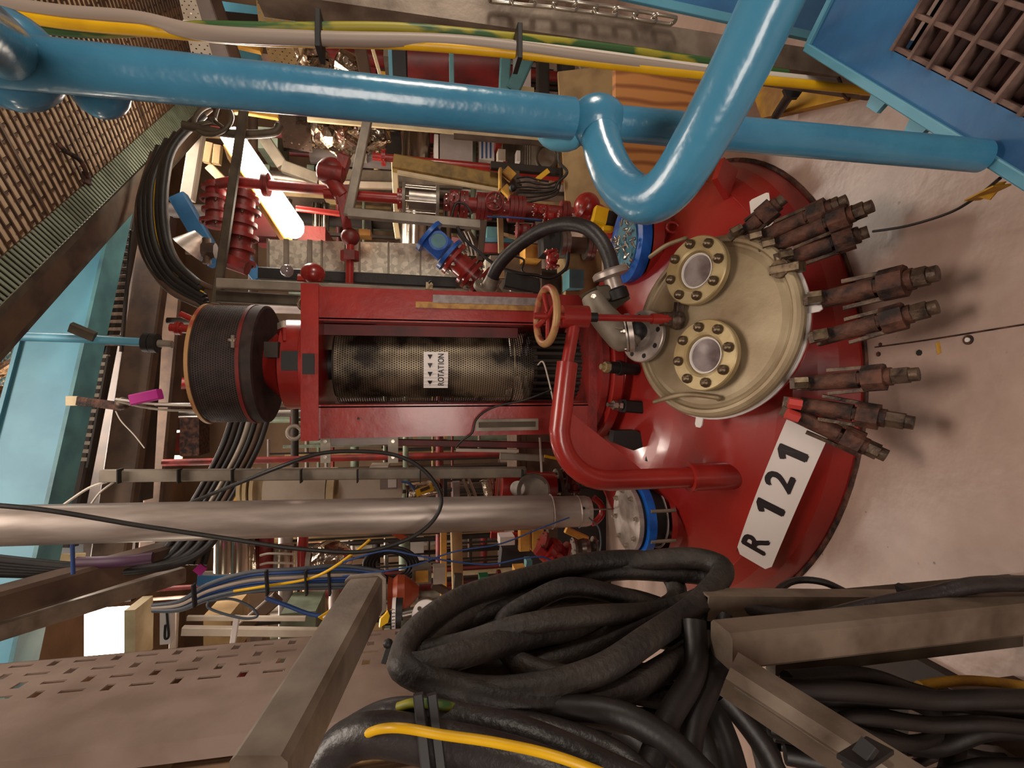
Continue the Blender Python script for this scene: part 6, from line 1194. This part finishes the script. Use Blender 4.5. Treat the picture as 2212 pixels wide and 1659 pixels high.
for i in range(90):                       # level pipes
    m = random.choice(mats); Y = random.uniform(4.4, 8.2); z = random.uniform(.1, 3.2); X = max(-3.8, min(3.8, random.uniform(-.7, .6) * Y)); L_ = random.uniform(.5, 2.2); r = random.choice([.015, .025, .04, .06])
    t = thing('rack_level_pipe', '%s level pipe in the crowded far racks' % lbm[m], 'pipe', (X, Y, 0), 'level %s pipes in the far racks' % lbm[m]); obj('pipe_run', MB().cyl((X - L_ / 2, Y, z), (X + L_ / 2, Y, z), r, 10), m, t)
    for q in (-.4, .4): obj('support', MB().bar((X + L_ * q, Y, 0), (X + L_ * q, Y, z), .018, .018), 'brown_dark', t)
for i in range(80):
    m = random.choice(mats + ['offwhite', 'yellow_wood', 'label_white', 'foil', 'blue_deep']); Y = random.uniform(4.2, 8.2); z = random.uniform(0, 3.0); X = max(-4.6, min(4.6, random.uniform(-.78, .68) * Y)); a_, b_, c_ = [random.uniform(.06, .26) for _ in range(3)]
    nmx = lbm.get(m, {'offwhite': 'off white', 'yellow_wood': 'yellow wood', 'label_white': 'white', 'foil': 'foil clad', 'blue_deep': 'deep blue'}.get(m))
    t = thing('rack_box', '%s box shaped unit in the crowded far racks' % nmx, 'box', (X, Y, 0), '%s box units in the far racks' % nmx); obj('box_body', MB().box((X - a_, Y - b_, z), (X + a_, Y + b_, z + c_)), m, t)
    obj('post', MB().bar((X, Y, 0), (X, Y, z), .03, .03), 'brown_dark', t)

# ------------------------------------------------------------------ last small things
cable('thin black cable drooping across the perforated guard and red column', [P(1190, 843, 2.12), P(1130, 865, 2.13), P(1065, 880, 2.14), P(1030, 905, 2.15), P(1020, 935, 2.15), P(1000, 950, 2.17), P(985, 966, 2.2)], .0045, 'rubber')
one('yellow_bag', 'crumpled yellow bag stuck behind the upper red column', 'bag', (lambda m_: (m_.sphere(P(828, 700, 2.9), .07, 14, (.5, .6, 1.6), .12), m_)[1])(MB()), 'yellow_wood')
one('yellow_flag', 'crumpled yellow tag inside the right end of the hose coil', 'tag', MB().prism([P(1452, 1218, 1.15), P(1480, 1212, 1.15), P(1512, 1225, 1.15), P(1500, 1240, 1.15), P(1470, 1238, 1.15)], V((0, .006, .003))), 'yellow')
q = D(1578, 402); n_ = (q - SC).normalized(); x, y, z = frame(n_, (1, 0, 0))
obj('lifting_lug', MB().prism([q + x * .075 - y * .012, q - x * .065 - y * .012, q - x * .05 - y * .012 + n_ * .10, q + x * .055 - y * .012 + n_ * .10], y * .024), 'red_vessel', ves, q)
q = D(1462, 492); obj('eye_hook', MB().tube([q + V((cos(2 * pi * i / 12) * .022, 0, .02 + sin(2 * pi * i / 12) * .028)) for i in range(12)], .006, 8, closed=True, k=2), 'red', ves, q)
q = P(774, 904, 2.178); obj('bolt_hole', MB().cyl(q, q - V((0, .003, 0)), .005, 10), 'black', ag, q)
one('paint_mark', 'small orange paint stroke on the floor beside the stud', 'mark', MB().prism([PZ(2022, 742, 0), PZ(2030, 738, 0), PZ(2034, 762, 0), PZ(2026, 766, 0)], V((0, 0, .0015))), 'yellow_kerb')
one('tag_flap', 'yellow label flap on the thin wire near the photo edge', 'tag', MB().prism([PZ(2110, 425, .16), PZ(2150, 395, .18), PZ(2175, 392, .18), PZ(2140, 432, .15)], V((0, 0, .003))), 'yellow_kerb')
t = thing('bracket_clip', 'cream clip with a black hook on the galvanised channel above the grey tape strip', 'clip', P(928, 618, 2.7)); obj('clip_body', MB().bar(P(920, 618, 2.7), P(935, 619, 2.7), .04, .03), 'cream', t); obj('hook', MB().tube([P(926, 612, 2.66), P(932, 606, 2.66), P(936, 612, 2.66)], .005, 6), 'black', t)

one('cover_plate', 'added dark sheet darkening the floor in the near corner under the tangled cables', 'plate', MB().box((-1.9, .38, .0), (-.77, 1.6, .035)), 'brown_dark')  # added dark sheet, stands in for the deep shade of this corner
random.seed(5)
for k in range(9):
    y0 = 1470 + k * 20; d_ = .70 + .03 * (k % 4)
    cable('dark cable of the tangle in the near corner below the upright, %s' % ('topmost', 'next to the topmost', 'third down', 'fourth down', 'middle', 'sixth down', 'seventh down', 'next to the lowest', 'lowest')[k], [P(1600 + k * 12, y0, d_ + .06), P(1720 + k * 10, y0 + 18, d_ + .03), P(1860, y0 + 20 + random.uniform(-20, 20), d_ + .02), P(2010, y0 + 30 + random.uniform(-25, 25), d_ + .02), P(2150, y0 + 20 + random.uniform(-20, 30), d_), P(2330, y0 + 40, d_)], random.choice([.010, .013, .016]), 'rubber')
